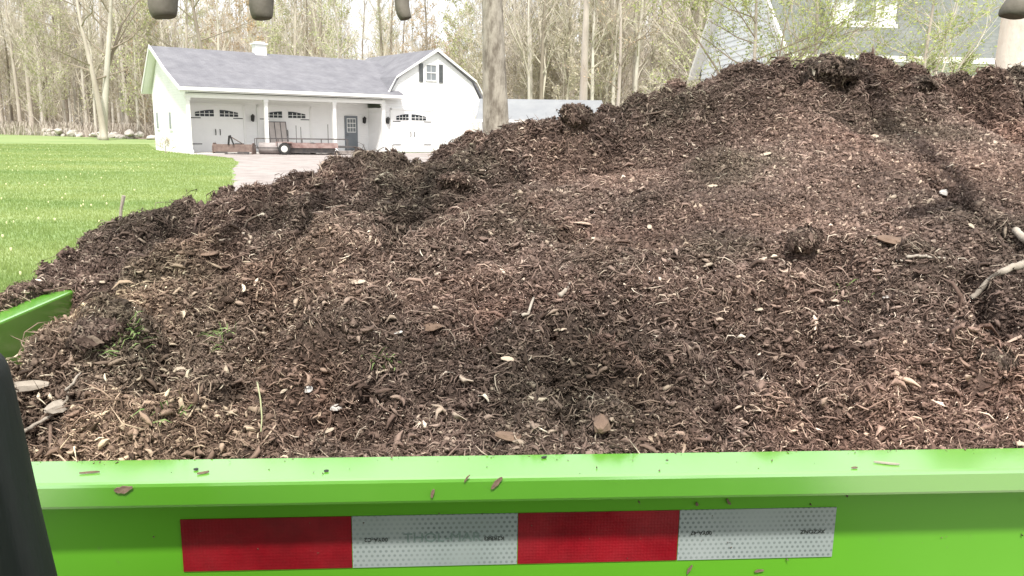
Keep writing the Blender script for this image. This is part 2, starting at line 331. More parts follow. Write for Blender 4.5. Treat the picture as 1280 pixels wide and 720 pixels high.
# grass blades and dandelions over the part of the lawn in view
def blades(n, seed):
    rs = np.random.RandomState(seed)
    d = 6 + 58 * rs.rand(n) ** 1.9; ang = np.radians(-36 + 24 * rs.rand(n))
    x, y = d * np.sin(ang), d * np.cos(ang)
    ok = (x < np.interp(y, [5, 11, 17, 22, 27.5, 33, 37.5, 40.2, 41.7, 48, 70], [-3.05, -4.5, -6.0, -7.6, -9.6, -11.2, -13.0, -15.2, -16.5, -21, -32])) & (x < -1.9)
    x, y, d = x[ok], y[ok], d[ok]; n = len(x)
    a = rs.rand(n) * 6.28; h = (.03 + .035 * rs.rand(n)) * (1 + .25 * vnoise(x * 1.3, y * 1.3)); wd = .0025 + d * .00022
    P = np.stack([x, y, np.zeros(n)], 1); s = np.stack([np.cos(a) * wd, np.sin(a) * wd, np.zeros(n)], 1)
    tip = P + np.stack([(rs.rand(n) - .5) * .04, (rs.rand(n) - .5) * .04, h], 1)
    V = np.stack([P - s, P + s, tip], 1).reshape(-1, 3); return npmesh('grass', V, np.arange(3 * n).reshape(-1, 3))
tag(link('grass', blades(220000, 5), M['grass']), 'short mown spring grass of the bright green lawn', 'grass', kind='stuff')
rs = np.random.RandomState(11); V = []; Fs = []
for i in range(300):
    d = rs.uniform(8, 60); ang = R(rs.uniform(-34, -13)); x, y = d * math.sin(ang), d * math.cos(ang)
    if vnoise(np.array([x * .3]), np.array([y * .3]), 3)[0] < -.05 or x > -2 - y * .33: continue
    r_ = rs.uniform(.010, .022); b = len(V)
    for k in range(6): V.append((x + r_ * math.cos(k * 1.047), y + r_ * math.sin(k * 1.047), .065 + rs.uniform(0, .02)))
    V.append((x, y, .085)); V.append((x, y, .0))
    for k in range(6): Fs.append((b + k, b + (k + 1) % 6, b + 6)); Fs.append((b + (k + 1) % 6, b + k, b + 7))
tag(link('dandelions', npmesh('dandelions', V, Fs), mat('dandelion_yellow', (.62, .64, .34), .7)), 'scattered yellow dandelion heads in the lawn', 'flowers', kind='stuff')

# ================================================================== trees
def grow(seed, height, r0, first=.3, nb=26, blen=.22, up=.75, sub=5, twigs=4, lean=(0, 0), wig=.02, trunk_sides=9, min_r=.012, leafn=0, leaf=.1, forks=0, tw=1.0, droop=0):
    rg = random.Random(seed); T = MB(); C = MB(); L = ([], [])
    pts = []; n = 12
    ax = rg.uniform(0, 6.3)
    for i in range(n + 1):
        t = i / n; z = t * height
        pts.append(Vector((lean[0] * z + math.sin(t * 5 + ax) * wig * height * t, lean[1] * z + math.cos(t * 4 + ax) * wig * height * t, z)))
    rad = [r0 * (1 - .88 * (i / n) ** .9) for i in range(n + 1)]; rad[0] *= 1.45
    pts.insert(1, pts[0].lerp(pts[1], .25)); rad.insert(1, r0 * 1.08)
    T.tube(pts, rad, trunk_sides)
    def at(t):
        x = t * (len(pts) - 1); i = min(int(x), len(pts) - 2); return pts[i].lerp(pts[i + 1], x - i), rad[i] * (1 - x + i) + rad[i + 1] * (x - i)
    def branch(p, d, ln, r, lvl):
        k = 4 if lvl == 0 else 3 if lvl == 1 else 2
        q = [p]; dd = d.copy(); cur = p
        for i in range(k):
            dd = (dd + Vector((rg.uniform(-.3, .3), rg.uniform(-.3, .3), rg.uniform(-.12, .28) * up * (1.2 if lvl == 0 else .8) - droop))).normalized()
            cur = cur + dd * ln / k; q.append(cur)
        rr = [max(r * (1 - .8 * i / k), min_r * .5 * tw) for i in range(k + 1)]
        C.tube(q, rr, 5 if lvl == 0 else 3, cap=False)
        if lvl < 2:
            for j in range(sub if lvl == 0 else twigs):
                t = rg.uniform(.2, 1) if lvl == 0 else rg.uniform(.1, 1)
                i = min(int(t * k), k - 1); s0 = q[i].lerp(q[i + 1], t * k - i); base = (q[i + 1] - q[i]).normalized()
                nd = (base + Vector((rg.uniform(-1, 1), rg.uniform(-1, 1), rg.uniform(-.4, .9))) * .85).normalized()
                branch(s0, nd, ln * rg.uniform(.35, .62), rr[i] * .5, lvl + 1)
        elif leafn:
            for j in range(leafn):
                c = q[rg.randint(0, k)] + Vector((rg.gauss(0, 1), rg.gauss(0, 1), rg.gauss(0, 1))) * leaf * 1.2
                a = Vector((rg.gauss(0, 1), rg.gauss(0, 1), rg.gauss(0, 1))).normalized(); bb = a.orthogonal().normalized(); s_ = leaf * rg.uniform(.5, 1.1)
                b0 = len(L[0]); L[0].extend([c - a * s_, c + bb * s_ * .5, c + a * s_, c - bb * s_ * .5]); L[1].append((b0, b0 + 1, b0 + 2, b0 + 3))
    for i in range(nb):
        t = first + (1 - first) * ((i + rg.random()) / nb) ** .9
        p, r = at(min(t, .99)); a = rg.uniform(0, 6.283)
        d = Vector((math.cos(a), math.sin(a), up * rg.uniform(.5, 1.3))).normalized()
        branch(p, d, height * blen * rg.uniform(.6, 1.2) * (1.25 - .7 * (t - first) / (1 - first)), max(r * .45, min_r), 0)
    for i in range(forks):
        p, r = at(rg.uniform(.18, .4)); a = rg.uniform(0, 6.28)
        branch(p, Vector((math.cos(a) * .45, math.sin(a) * .45, 1)).normalized(), height * .5, r * .7, 0)
    return T, C, L
def meshes_of(tree, name):
    T, C, L = tree
    mt = bpy.data.meshes.new(name + '_trunk'); mt.from_pydata(T.v, [], T.f); mt.update(); mt.polygons.foreach_set('use_smooth', [True] * len(mt.polygons))
    nC = len(C.v); v = C.v + [tuple(p) for p in L[0]]; f = C.f + [tuple(i + nC for i in q) for q in L[1]]
    mc = bpy.data.meshes.new(name + '_crown'); mc.from_pydata(v, [], f); mc.update()
    mc.polygons.foreach_set('material_index', [0] * len(C.f) + [1] * len(L[1])); return mt, mc
def put_tree(kind, ms, loc, rz, sc, label, cat='tree', group=None):
    e = empty(kind, label, cat, loc, rz, group); e.scale = (sc, sc, sc)
    t = bpy.data.objects.new('trunk', ms[0]); c = bpy.data.objects.new('crown', ms[1])
    for o in (t, c): COL.objects.link(o); o.parent = e
    return e
protos = []
spec = [  # height r0 first nb blen ... materials
    (dict(height=20, r0=.22, first=.28, nb=26, blen=.17, up=1.1, leafn=1, leaf=.10, tw=2.2), 'bark_pale', 'twig', 'bud_tan'),
    (dict(height=23, r0=.26, first=.35, nb=26, blen=.15, up=1.0, leafn=0, tw=2.2), 'bark_tan', 'twig', 'bud_tan'),
    (dict(height=17, r0=.14, first=.15, nb=30, blen=.16, up=.9, leafn=1, leaf=.12, tw=2.2), 'bark_pale', 'twig', 'bud_green'),
    (dict(height=21, r0=.20, first=.30, nb=24, blen=.16, up=1.2, leafn=0, tw=2.2, forks=1), 'bark_dark', 'twig', 'bud_tan'),
    (dict(height=14, r0=.10, first=.10, nb=34, blen=.18, up=.8, leafn=2, leaf=.13, tw=2.0), 'bark_tan', 'twig', 'bud_peach'),
    (dict(height=22, r0=.17, first=.25, nb=28, blen=.14, up=1.3, leafn=1, leaf=.10, tw=2.2, forks=2), 'bark_pale', 'twig', 'bud_tan'),
    (dict(height=13, r0=.08, first=.06, nb=36, blen=.20, up=.9, leafn=2, leaf=.13, tw=2.0), 'bark_tan', 'twig', 'bud_green'),
    (dict(height=9, r0=.06, first=.04, nb=36, blen=.26, up=.9, leafn=2, leaf=.12, tw=2.0), 'bark_tan', 'twig', 'bud_tan'),
]
for i, (kw, a, b, c) in enumerate(spec):
    ms = meshes_of(grow(100 + i, **kw), 'wood_tree'); ms[0].materials.append(M[a]); ms[1].materials.append(M[b]); ms[1].materials.append(M[c]); protos.append(ms)
hts = [s_[0]['height'] for s_ in spec]
def edge_y(x): return float(np.interp(x, [-200, -75, -56, -33, -14, 30, 90], [190, 103, 91, 75.5, 67, 65, 63]))
rg = random.Random(42); zones = {
    'left': ('bare slim tree of the wood at the far edge of the lawn, left of the white barn', 'trees of the wood left of the barn'),
    'mid': ('thin tree showing above the white barn roof in the wood behind it', 'trees of the wood behind the barn'),
    'right': ('tall pale tree of the wood to the right of the white barn', 'trees of the wood right of the barn')}
cnt = 0; SEEN = {}
for i in range(900):
    px = rg.uniform(-70, 960); dep = rg.random() ** 1.3 * 42
    tx = (px - 640) / 1005.
    # intersect the bearing with the wood's edge
    y = 80.
    for _ in range(12): y = edge_y(tx * y)
    y += dep; x = tx * y
    zone = 'left' if px < 190 else 'mid' if px < 605 else 'right'
    if zone == 'mid' and rg.random() < .5: continue
    if zone == 'mid' and px > 430:
        k = rg.choice([4, 6, 7, 7, 6, 2]); sc = rg.uniform(.75, .95)
        if rg.random() < .2: k = 3; sc = .9
    elif zone == 'mid': k = rg.choice([0, 1, 2, 3, 5, 6, 4]); sc = rg.uniform(.75, 1.05)
    else: k = rg.choice([0, 0, 1, 1, 2, 3, 5, 5, 6, 7, 7]); sc = rg.uniform(.85, 1.15)
    if zone == 'right' and dep > 2 and 650 < px < 730 and rg.random() < .4: sc *= .72
    lk = ['tall pale', 'tall tan', 'pale budding', 'dark forked', 'low peach budded', 'straight multi-stemmed', 'low green budding', 'short bushy'][k]
    bnd = [(40, 'at the left border'), (90, 'above the left of the stone row'), (150, 'above the right of the stone row'), (192, 'beside the barn left end'), (250, 'over the barn left roof end'), (320, 'over the roof left of the chimney'),
           (390, 'over the roof right of the chimney'), (470, 'over the right half of the porch roof'), (540, 'over the roof joint'), (600, 'over the gambrel right slope'), (650, 'close around the thick trunk'), (700, 'over the left of the grey shed'),
           (760, 'over the right of the grey shed'), (830, 'above the rising mulch'), (2000, 'beside the house gable')]
    wh_ = [t_ for b_, t_ in bnd if px < b_][0]
    put_tree('bare_tree', protos[k], (x, y, 0), rg.uniform(0, 6.28), sc, (['', 'other ', 'third ', 'fourth '][min(3, SEEN.setdefault((lk, wh_, dep < 6, dep < 20), 0))]) + lk + ' tree ' + wh_ + (', front rank' if dep < 6 else ', middle rank' if dep < 20 else ', rear rank'), group=zones[zone][1]); SEEN[(lk, wh_, dep < 6, dep < 20)] += 1; cnt += 1
    if cnt >= 285: break
print('wood trees', cnt)
# far wood: one mass
def far_mass():
    rs = np.random.RandomState(9); V = []; Q = []
    def quad(p0, p1, w0, w1):
        # crossed slender prisms (3 sided)
        n = len(p0); a = rs.rand(n) * 6.28; off = []
        for k in range(3):
            off.append(np.stack([np.cos(a + k * 2.094), np.sin(a + k * 2.094), np.zeros(n)], 1))
        lo = [p0 + o * w0[:, None] for o in off]; hi = [p1 + o * w1[:, None] for o in off]
        vv = np.stack(lo + hi, 1); base = sum(len(q) for q in V); V.append(vv.reshape(-1, 3)); idx = base + np.arange(n)[:, None] * 6
        for k in range(3):
            k2 = (k + 1) % 3; Q.append(np.concatenate([idx + k, idx + k2, idx + 3 + k2, idx + 3 + k], 1))
    n = 1500; px = rs.uniform(-120, 1000, n); y = rs.uniform(112, 175, n) + np.where(px < 100, 25, 0); x = (px - 640) / 1005 * y
    thin = (px > 430) & (px < 600); h = rs.uniform(14, 22, n) * np.where(thin, .62, 1)
    p0 = np.stack([x, y, np.zeros(n)], 1); p1 = p0 + np.stack([rs.randn(n) * .8, rs.randn(n) * .8, h], 1)
    quad(p0, p1, rs.uniform(.12, .28, n), np.full(n, .03))
    m = 34; t = rs.uniform(.08, 1, (n, m)); s0 = p0[:, None] + (p1 - p0)[:, None] * t[..., None]
    d = rs.randn(n, m, 3) * np.array([1, 1, .5]) + np.array([0, 0, .9]); d /= np.linalg.norm(d, axis=2, keepdims=True); ln = rs.uniform(1, 3.4, (n, m)) * (1.2 - .7 * t)
    e = s0 + d * ln[..., None]; quad(s0.reshape(-1, 3), e.reshape(-1, 3), np.full(n * m, .035), np.full(n * m, .02))
    for _ in range(2):
        t2 = rs.rand(n, m, 1); s1 = s0 + (e - s0) * t2; d2 = d + rs.randn(n, m, 3) * .8; d2 /= np.linalg.norm(d2, axis=2, keepdims=True)
        quad(s1.reshape(-1, 3), (s1 + d2 * ln[..., None] * .5).reshape(-1, 3), np.full(n * m, .024), np.full(n * m, .014))
    return npmesh('far_woodland', np.concatenate(V), np.concatenate(Q))
tag(link('far_woodland', far_mass(), M['twig']), 'deep mass of bare grey brown trees closing the wood behind', 'woodland', kind='stuff')
# underbrush along the wood's foot
def brush():
    rs = np.random.RandomState(19); n = 5200; px = rs.uniform(-100, 960, n); y = np.array([edge_y((p - 640) / 1005 * 78) for p in px]) + 1 + rs.rand(n) ** 1.5 * 30
    x = (px - 640) / 1005 * y; V = []; Q = []; k = 7; idx0 = 0
    for j in range(k):
        a = rs.rand(n) * 6.28; h = rs.uniform(.3, 1.5, n); p = np.stack([x + rs.randn(n) * .3, y + rs.randn(n) * .3, np.zeros(n)], 1)
        tip = p + np.stack([np.cos(a) * h * .45, np.sin(a) * h * .45, h], 1); s_ = np.stack([np.cos(a + 1.57) * .03, np.sin(a + 1.57) * .03, np.zeros(n)], 1)
        V.append(np.stack([p - s_, p + s_, tip + s_ * .5, tip - s_ * .5], 1).reshape(-1, 3)); Q.append(idx0 + np.arange(4 * n).reshape(-1, 4)); idx0 += 4 * n
    return npmesh('underbrush', np.concatenate(V), np.concatenate(Q))
tag(link('underbrush', brush(), M['bark_tan']), 'tangled dry underbrush at the foot of the wood', 'brush', kind='stuff')

# single trees that can be told apart
def one_tree(kind, loc, label, bark, twig, bud, cat='tree', rz=0, **kw):
    ms = meshes_of(grow(**kw), kind); ms[0].materials.append(M[bark]); ms[1].materials.append(M[twig]); ms[1].materials.append(M[bud]); return put_tree(kind, ms, loc, rz, 1, label, cat)
M['bark_big'] = mat('bark_big', (.14, .12, .095), .95, c2=(.34, .31, .26), scale=3.5, stretch=(1, 1, .35), bump=1, bscale=9, dist=.05, detail=9, pos=(.4, .58))
p = atdist(622, 200, 28)
one_tree('maple_tree', (p[0], 28, 0), 'thick rough barked trunk standing right of the white barn', 'bark_big', 'twig_dark', 'bud_tan', seed=5, height=17, r0=.50, first=.42, nb=16, blen=.3, up=.8, lean=(-.040, 0), wig=.003, trunk_sides=28)
p = atdist(146, 170, 70)
one_tree('leaning_tree', (p[0] - 1.2, 70, 0), 'pale forked tree leaning right at the lawn edge beside the stones', 'bark_pale', 'twig_dark', 'bud_tan', seed=6, height=17, r0=.34, first=.4, nb=12, blen=.3, up=.7, lean=(.13, 0), wig=.01, forks=1, tw=2)
p = atdist(130, 170, 69)
one_tree('crooked_tree', (p[0], 69, 0), 'crooked tree with dark arching limbs reaching toward the white barn', 'bark_tan', 'twig_dark', 'bud_tan', seed=8, height=16, r0=.28, first=.3, nb=14, blen=.42, up=.35, lean=(-.08, 0), wig=.03, sub=3, twigs=2, tw=2.5)
p = atdist(262, 170, 56)
one_tree('dark_limbed_tree', (p[0], 56.5, 0), 'dark limbed bare tree rising just behind the left end of the barn roof', 'bark_dark', 'twig_dark', 'bud_tan', seed=21, height=14, r0=.22, first=.35, nb=10, blen=.42, up=.5, lean=(-.05, 0), wig=.03, sub=4, twigs=3, tw=2)
p = atdist(424, 170, 60)
one_tree('budding_tree', (p[0], 60, 0), 'budding tree with yellow green spray above the middle of the barn roof', 'bark_tan', 'twig', 'bud_green', seed=23, height=13, r0=.14, first=.2, nb=26, blen=.24, up=.9, leafn=3, leaf=.10, tw=1.6)
p = atdist(728, 170, 48)
one_tree('straight_tree', (p[0], 48, 0), 'straight dark sided trunk above the low grey shed roof', 'bark_tan', 'twig', 'bud_tan', seed=27, height=19, r0=.30, first=.5, nb=16, blen=.16, up=1.1, wig=.004, tw=1.6)
p = atdist(770, 170, 46)
one_tree('budding_sapling', (p[0], 46, 0), 'slender tree with small brown buds right of the straight trunk', 'bark_tan', 'twig_dark', 'bud_peach', seed=28, height=15, r0=.13, first=.3, nb=22, blen=.2, up=.9, leafn=2, leaf=.07, tw=1.5)
# leafing trees in front of the house at the right
for k, (px_, Y, sd_, h_, lab) in enumerate([(935, 14.5, 31, 5.6, 'young leafing tree in front of the white gable wall of the house'),
                                (1010, 15.5, 32, 6.2, 'many stemmed leafing tree between the gable and the dormer'),
                                (1150, 16, 33, 6.0, 'leafing tree spreading in front of the dormer and grey roof')]):
    p = atdist(px_, 150, Y)
    one_tree('leafing_tree', (p[0], Y, 0), lab, 'bark_tan', 'twig_dark' if k == 0 else 'twig', 'leaf_fresh', seed=sd_, height=h_, r0=.06, first=.25, nb=26, blen=.38, up=.5, leafn=15, leaf=.036, sub=5, twigs=5, forks=3, min_r=.007, tw=.6)
p = atdist(880, 150, 30)
one_tree('leafing_tree', (p[0], 30, 0), 'yellow green leafing tree left of the house gable at the wood side', 'bark_tan', 'twig', 'bud_green', seed=35, height=9, r0=.1, first=.15, nb=26, blen=.28, up=.8, leafn=3, leaf=.06, tw=1)
# the sunlit trunk at the right border
M['bark_sun'] = mat('smooth_pinkish_bark', (.55, .43, .35), .8, c2=(.70, .62, .54), scale=5, stretch=(1, 1, .5), bump=.6, bscale=14, dist=.02, pos=(.3, .55))
p = atdist(1275, 80, 8.2)
one_tree('beech_tree', (p[0] + .01, 8.2, 0), 'smooth pale pinkish sunlit trunk at the right border behind the mulch', 'bark_sun', 'twig', 'bud_tan', seed=44, height=12, r0=.27, first=.35, nb=12, blen=.3, up=.8, wig=.002, lean=(-.005, 0), trunk_sides=32)

# field stones at the wood's edge
def rock_mesh(seed, sub=2):
    import bmesh
    bm = bmesh.new(); bmesh.ops.create_icosphere(bm, subdivisions=sub, radius=1); rg = random.Random(seed)
    ax = [(Vector((rg.gauss(0, 1), rg.gauss(0, 1), rg.gauss(0, 1))).normalized(), rg.uniform(.55, .9)) for _ in range(9)]
    for v in bm.verts:
        for a, d in ax:
            q = v.co.dot(a)
            if q > d: v.co -= a * (q - d)
        v.co += Vector((rg.gauss(0, 1), rg.gauss(0, 1), rg.gauss(0, 1))) * .03
    me = bpy.data.meshes.new('rock'); bm.to_mesh(me); bm.free(); return me
rocks = [rock_mesh(i) for i in range(5)]
for r_ in rocks: r_.materials.append(M['stone'])
rg = random.Random(77)
for i in range(64):
    px_ = rg.choice([rg.gauss(75, 18), rg.gauss(140, 25), rg.uniform(40, 190)]); tx = (px_ - 640) / 1005.; y = 80
    for _ in range(12): y = edge_y(tx * y)
    y -= rg.uniform(.5, 2.2); o = bpy.data.objects.new('field_stone', rg.choice(rocks)); COL.objects.link(o); s_ = rg.uniform(.18, .5)
    o.location = (tx * y, y, s_ * .35 + (rg.uniform(.1, .4) if rg.random() < .4 else 0)); o.scale = (s_ * 1.3, s_, s_ * .75); o.rotation_euler = (rg.uniform(-.3, .3), rg.uniform(-.3, .3), rg.uniform(0, 6))
    tag(o, ('small' if s_ < .27 else 'middling' if s_ < .4 else 'large') + ' field stone ' + ('stacked on others ' if o.location.z > s_ * .35 + .05 else 'on the grass ') + ('left of the stone row' if px_ < 62 else 'in the left heap' if px_ < 95 else 'midway along the stone row' if px_ < 125 else 'near the leaning tree' if px_ < 158 else 'nearest the barn'), 'stone', 'stones along the wood edge')

# ================================================================== white barn garage
YAW = R(37)
G = empty('garage_barn', 'white garage and barn with grey shingle roof, porch columns and gambrel end', 'barn', (-16.474, 41.309, 0), YAW)
XB = 11.15     # where the barn wing starts
wl = MB()
endp = [(.12, 0), (6.75, 0), (6.75, 3.22), (4.85, 5.42), (.12, 3.34)]
wl.prism(endp, 0, .15, 'x')
wl.box(.152, 2.2, 0, XB, 2.35, 3.05)                     # recessed porch wall
wl.box(.152, 6.6, 0, XB, 6.75, 3.1)
gp = [(XB, 0), (18.42, 0), (18.35, 2.4), (18.12, 3.2), (17.45, 4.33), (14.82, 6.03), (12.17, 4.33), (11.5, 3.22), (XB, 3.2)]
wl.prism(gp, .3, .45, 'y'); wl.prism(gp, 9.0, 9.15, 'y'); wl.box(XB, .452, 0, XB + .15, 8.998, 2.6); wl.box(18.27, .452, 0, 18.42, 8.998, 2.4)
wl.build('wall', M['white_siding'], G)
MB().box(-.02, -.25, -.1, XB, 2.2, .05).build('porch_floor', mat('concrete', (.55, .53, .51), .9, c2=(.62, .6, .58), scale=2), G)
MB().box(.15, -.02, 3.0, XB - .003, 2.197, 3.06).build('porch_ceiling', M['porch'], G)
def uvplane(name, quads, m, parent, thick=.1):
    """roof planes: each quad (a,b,c,d) eave a-b, ridge d-c; built as slabs with UV along the slope in metres"""
    vs = []; fs = []; uvs = []
    for q in quads:
        q = [Vector(p) for p in q]; nrm = (q[1] - q[0]).cross(q[3] - q[0]).normalized()
        if nrm.z < 0: nrm = -nrm
        b = len(vs); vs += [tuple(p) for p in q] + [tuple(p - nrm * thick) for p in q]
        e = (q[1] - q[0]).normalized(); s_ = nrm.cross(e); uv = [((p - q[0]).dot(e), (p - q[0]).dot(s_)) for p in q]
        fs += [(b, b + 1, b + 2, b + 3), (b + 7, b + 6, b + 5, b + 4), (b, b + 4, b + 5, b + 1), (b + 1, b + 5, b + 6, b + 2), (b + 2, b + 6, b + 7, b + 3), (b + 3, b + 7, b + 4, b)]
        for f in fs[-6:]: uvs += [uv[(i - b) % 4] for i in f]
    me = bpy.data.meshes.new(name); me.from_pydata(vs, [], fs); me.update(); l = me.uv_layers.new(name='UVMap')
    for i, t in enumerate(uvs): l.data[i].uv = t
    return link(name, me, m, parent)
rf = uvplane('roof', [
    [(-.4, -.38, 3.34), (12.25, -.38, 3.34), (12.25, 2.1, 4.30), (-.4, 2.1, 4.30)],
    [(-.4, 2.1, 4.302), (13.2, 2.1, 4.302), (13.2, 4.88, 5.62), (-.4, 4.88, 5.62)],
    [(13.2, 7.25, 3.3), (-.4, 7.25, 3.3), (-.4, 4.88, 5.615), (13.2, 4.88, 5.615)],
    [(11.3, 9.25, 3.25), (11.3, .12, 3.25), (12.1, .12, 4.43), (12.1, 9.25, 4.43)],
    [(12.1, 9.25, 4.432), (12.1, .12, 4.432), (14.82, .12, 6.16), (14.82, 9.25, 6.16)],
    [(14.82, .12, 6.155), (14.82, 9.25, 6.155), (17.53, 9.25, 4.43), (17.53, .12, 4.43)],
    [(17.53, .12, 4.428), (17.53, 9.25, 4.428), (18.4, 9.25, 3.1), (18.4, .12, 3.1)]], M['roof'], G)
tr = MB()
tr.box(-.42, -.46, 3.16, 12.3, -.385, 3.33)                                    # gutter / fascia
tr.box(-.1, -.06, 2.82, XB, .1, 2.995)                                          # porch beam
tr.box(-.38, -.38, 3.10, 12.2, -.07, 3.14)                                      # soffit
for z in (0,):
    pr = [(-.42, 3.18), (2.1, 4.16), (4.88, 5.47), (7.3, 3.14), (7.3, 3.32), (4.88, 5.66), (2.1, 4.33), (-.42, 3.35)]
    tr.prism(pr, -.46, -.402, 'x')
    tr.prism([(-.36, 3.2), (2.1, 4.15), (4.88, 5.47), (7.22, 3.18), (7.22, 3.14), (4.88, 5.42), (2.1, 4.10), (-.36, 3.15)], -.40, .118, 'x')
br_ = [(11.2, 2.95), (11.95, 4.3), (14.82, 6.02), (17.68, 4.3), (18.5, 2.95), (18.62, 3.02), (17.62, 4.46), (14.82, 6.2), (12.02, 4.46), (11.2, 3.2)]
tr.prism(br_, .06, .118, 'y')
tr.build('trim', M['trim'], G)
MB().box(18.35, .1, 3.1, 18.75, .25, 3.22, Matrix.Identity(4)).build('gutter', M['trim'], G)
for x in (.06, 4.05, 7.95, 11.03):
    c = MB(); c.box(x - .09, -.07, .05, x + .09, .11, 2.82); c.box(x - .13, -.11, .05, x + .13, .15, .22); c.box(x - .12, -.10, 2.70, x + .12, .14, 2.82)
    c.build('column', M['trim'], G)
cp = MB(); cp.box(5.28, 4.58, 5.3, 5.93, 5.18, 6.08); cp.box(5.2, 4.5, 6.08, 6.01, 5.26, 6.15); cp.box(5.33, 4.64, 6.15, 5.88, 5.12, 6.24); cp.build('chimney', M['trim'], rf)
def arch(x0, x1, z0, z1, side):
    n = 7; pts = [(x0, z0), (x1, z0)]
    for i in range(n + 1):
        t = i / n; x = x1 + (x0 - x1) * t; q = (x - x0) / (x1 - x0)
        q = q if side > 0 else 1 - q
        pts.append((x, z0 + (z1 - z0) * (.62 + .38 * math.sin(q * math.pi / 2))))
    return pts
def gdoor(x0, x1, y, wins):
    d = MB(); d.box(x0, y - .05, .05, x1, y - .003, 2.5)
    for z in (.62, 1.2, 1.78): d.box(x0, y - .053, z - .006, x1, y - .0505, z + .006)
    do = d.build('garage_door', M['porch'], G)
    fr = MB(); fr.box(x0 - .12, y - .08, .05, x0 - .002, y - .003, 2.6); fr.box(x1 + .002, y - .08, .05, x1 + .12, y - .003, 2.6); fr.box(x0 - .12, y - .08, 2.502, x1 + .12, y - .004, 2.62); fr.build('frame', M['trim'], do)
    for (a, b, s_) in wins:
        MB().prism(arch(a, b, 1.93, 2.28, s_), y - .068, y - .054, 'y').build('pane', M['glass'], do)
        m_ = MB()
        for k in range(1, 4): m_.box(a + (b - a) * k / 4 - .014, y - .078, 1.93, a + (b - a) * k / 4 + .014, y - .069, 2.2)
        m_.box(a, y - .082, 2.06, b, y - .079, 2.085); m_.build('muntins', M['trim'], do)
    hw = MB(); xm = (x0 + x1) / 2
    for s_ in (-1, 1):
        hw.tube([(xm + s_ * .12, y - .06, .95), (xm + s_ * .12, y - .1, 1.0), (xm + s_ * .12, y - .1, 1.2), (xm + s_ * .12, y - .06, 1.25)], .022, 6)
    for xx, s_ in ((x0, 1), (x1, -1)):
        for z in (.45, 1.82): hw.box(min(xx + s_ * .03, xx + s_ * .55), y - .066, z, max(xx + s_ * .03, xx + s_ * .55), y - .0545, z + .045)
    hw.build('handle', M['black_iron'], do)
gdoor(.72, 3.55, 2.2, [(.99, 1.97, 1), (2.29, 3.27, -1)])
gdoor(4.45, 7.40, 2.2, [(4.75, 5.76, 1), (6.12, 7.14, -1)])
gdoor(11.75, 14.45, .3, [(12.02, 12.85, 1), (13.05, 14.06, -1)])
d = MB(); d.box(9.60, 2.13, .05, 10.42, 2.197, 2.12); do = d.build('entry_door', M['dark_door'], G)
MB().box(9.72, 2.118, 1.15, 10.30, 2.129, 1.98).build('pane', M['trim'], do)
g = MB()
for i in range(3):
    for j in range(3): g.box(9.755 + i * .182, 2.108, 1.19 + j * .262, 9.755 + i * .182 + .15, 2.117, 1.19 + j * .262 + .22)
g.build('glazing', mat('grey_glass', (.16, .18, .19), .2), do)
MB().tube([(9.69, 2.12, 1.0), (9.69, 2.06, 1.0), (9.78, 2.06, 1.0)], .018, 6).build('handle', M['steel'], do)
for (x, y) in ((4.05, 2.2), (11.3, 2.2) if False else (10.85, 2.2), (11.42, .3)):
    l = MB(); l.box(x - .06, y - .03, 1.72, x + .06, y - .003, 2.02); l.tube([(x, y - .16, 1.68), (x, y - .16, 1.74), (x, y - .16, 1.96), (x, y - .16, 2.0), (x, y - .16, 2.1)], [.03, .08, .1, .12, .02], 8); l.box(x - .015, y - .14, 1.96, x + .015, y - .03, 1.99)
    l.build('wall_lantern', M['black_iron'], G)
def window(x0, x1, z0, z1, y):
    f = MB(); wd = .07
    f.box(x0 - wd, y - .045, z0 - wd, x0, y - .003, z1 + wd); f.box(x1, y - .045, z0 - wd, x1 + wd, y - .003, z1 + wd); f.box(x0, y - .045, z1, x1, y - .003, z1 + wd); f.box(x0, y - .06, z0 - wd, x1, y - .003, z0)
    f.box(x0, y - .04, (z0 + z1) / 2 - .03, x1, y - .012, (z0 + z1) / 2 + .03); o = f.build('window', M['trim'], G)
    p_ = MB(); p_.box(x0, y - .011, z0, x1, y - .004, z1); p_.build('pane', M['pane_pale'], o)
    m_ = MB(); m_.box((x0 + x1) / 2 - .012, y - .02, z0, (x0 + x1) / 2 + .012, y - .0115, z1); m_.build('muntins', M['trim'], o); return o
window(14.12, 14.80, 4.33, 5.2, .3)
for x in (13.62, 15.02):
    s_ = MB(); s_.box(x, .25, 4.2, x + .27, .297, 5.28)
    for k in range(14): s_.box(x + .035, .238, 4.26 + k * .072, x + .235, .2495, 4.26 + k * .072 + .04)
    s_.build('shutter', M['shutter'], G)
for v0 in (2.78, 5.45):
    f = MB(); f.box(-.05, v0, 1.15, -.003, v0 + .62, 2.2); o = f.build('window', M['trim'], G)
    MB().box(-.058, v0 + .12, 1.25, -.051, v0 + .50, 2.1).build('pane', mat('side_glass', (.2, .22, .24), .2), o)
MB().tube([(15.0, .2, 0.1), (15.0, .2, 1.0)], .02, 6).build('downpipe', M['trim'], G)

def gw(x, y, z=0):        # a garage-local point in world space
    c, s_ = math.cos(YAW), math.sin(YAW); return (-16.474 + x * c - y * s_, 41.309 + x * s_ + y * c, z)

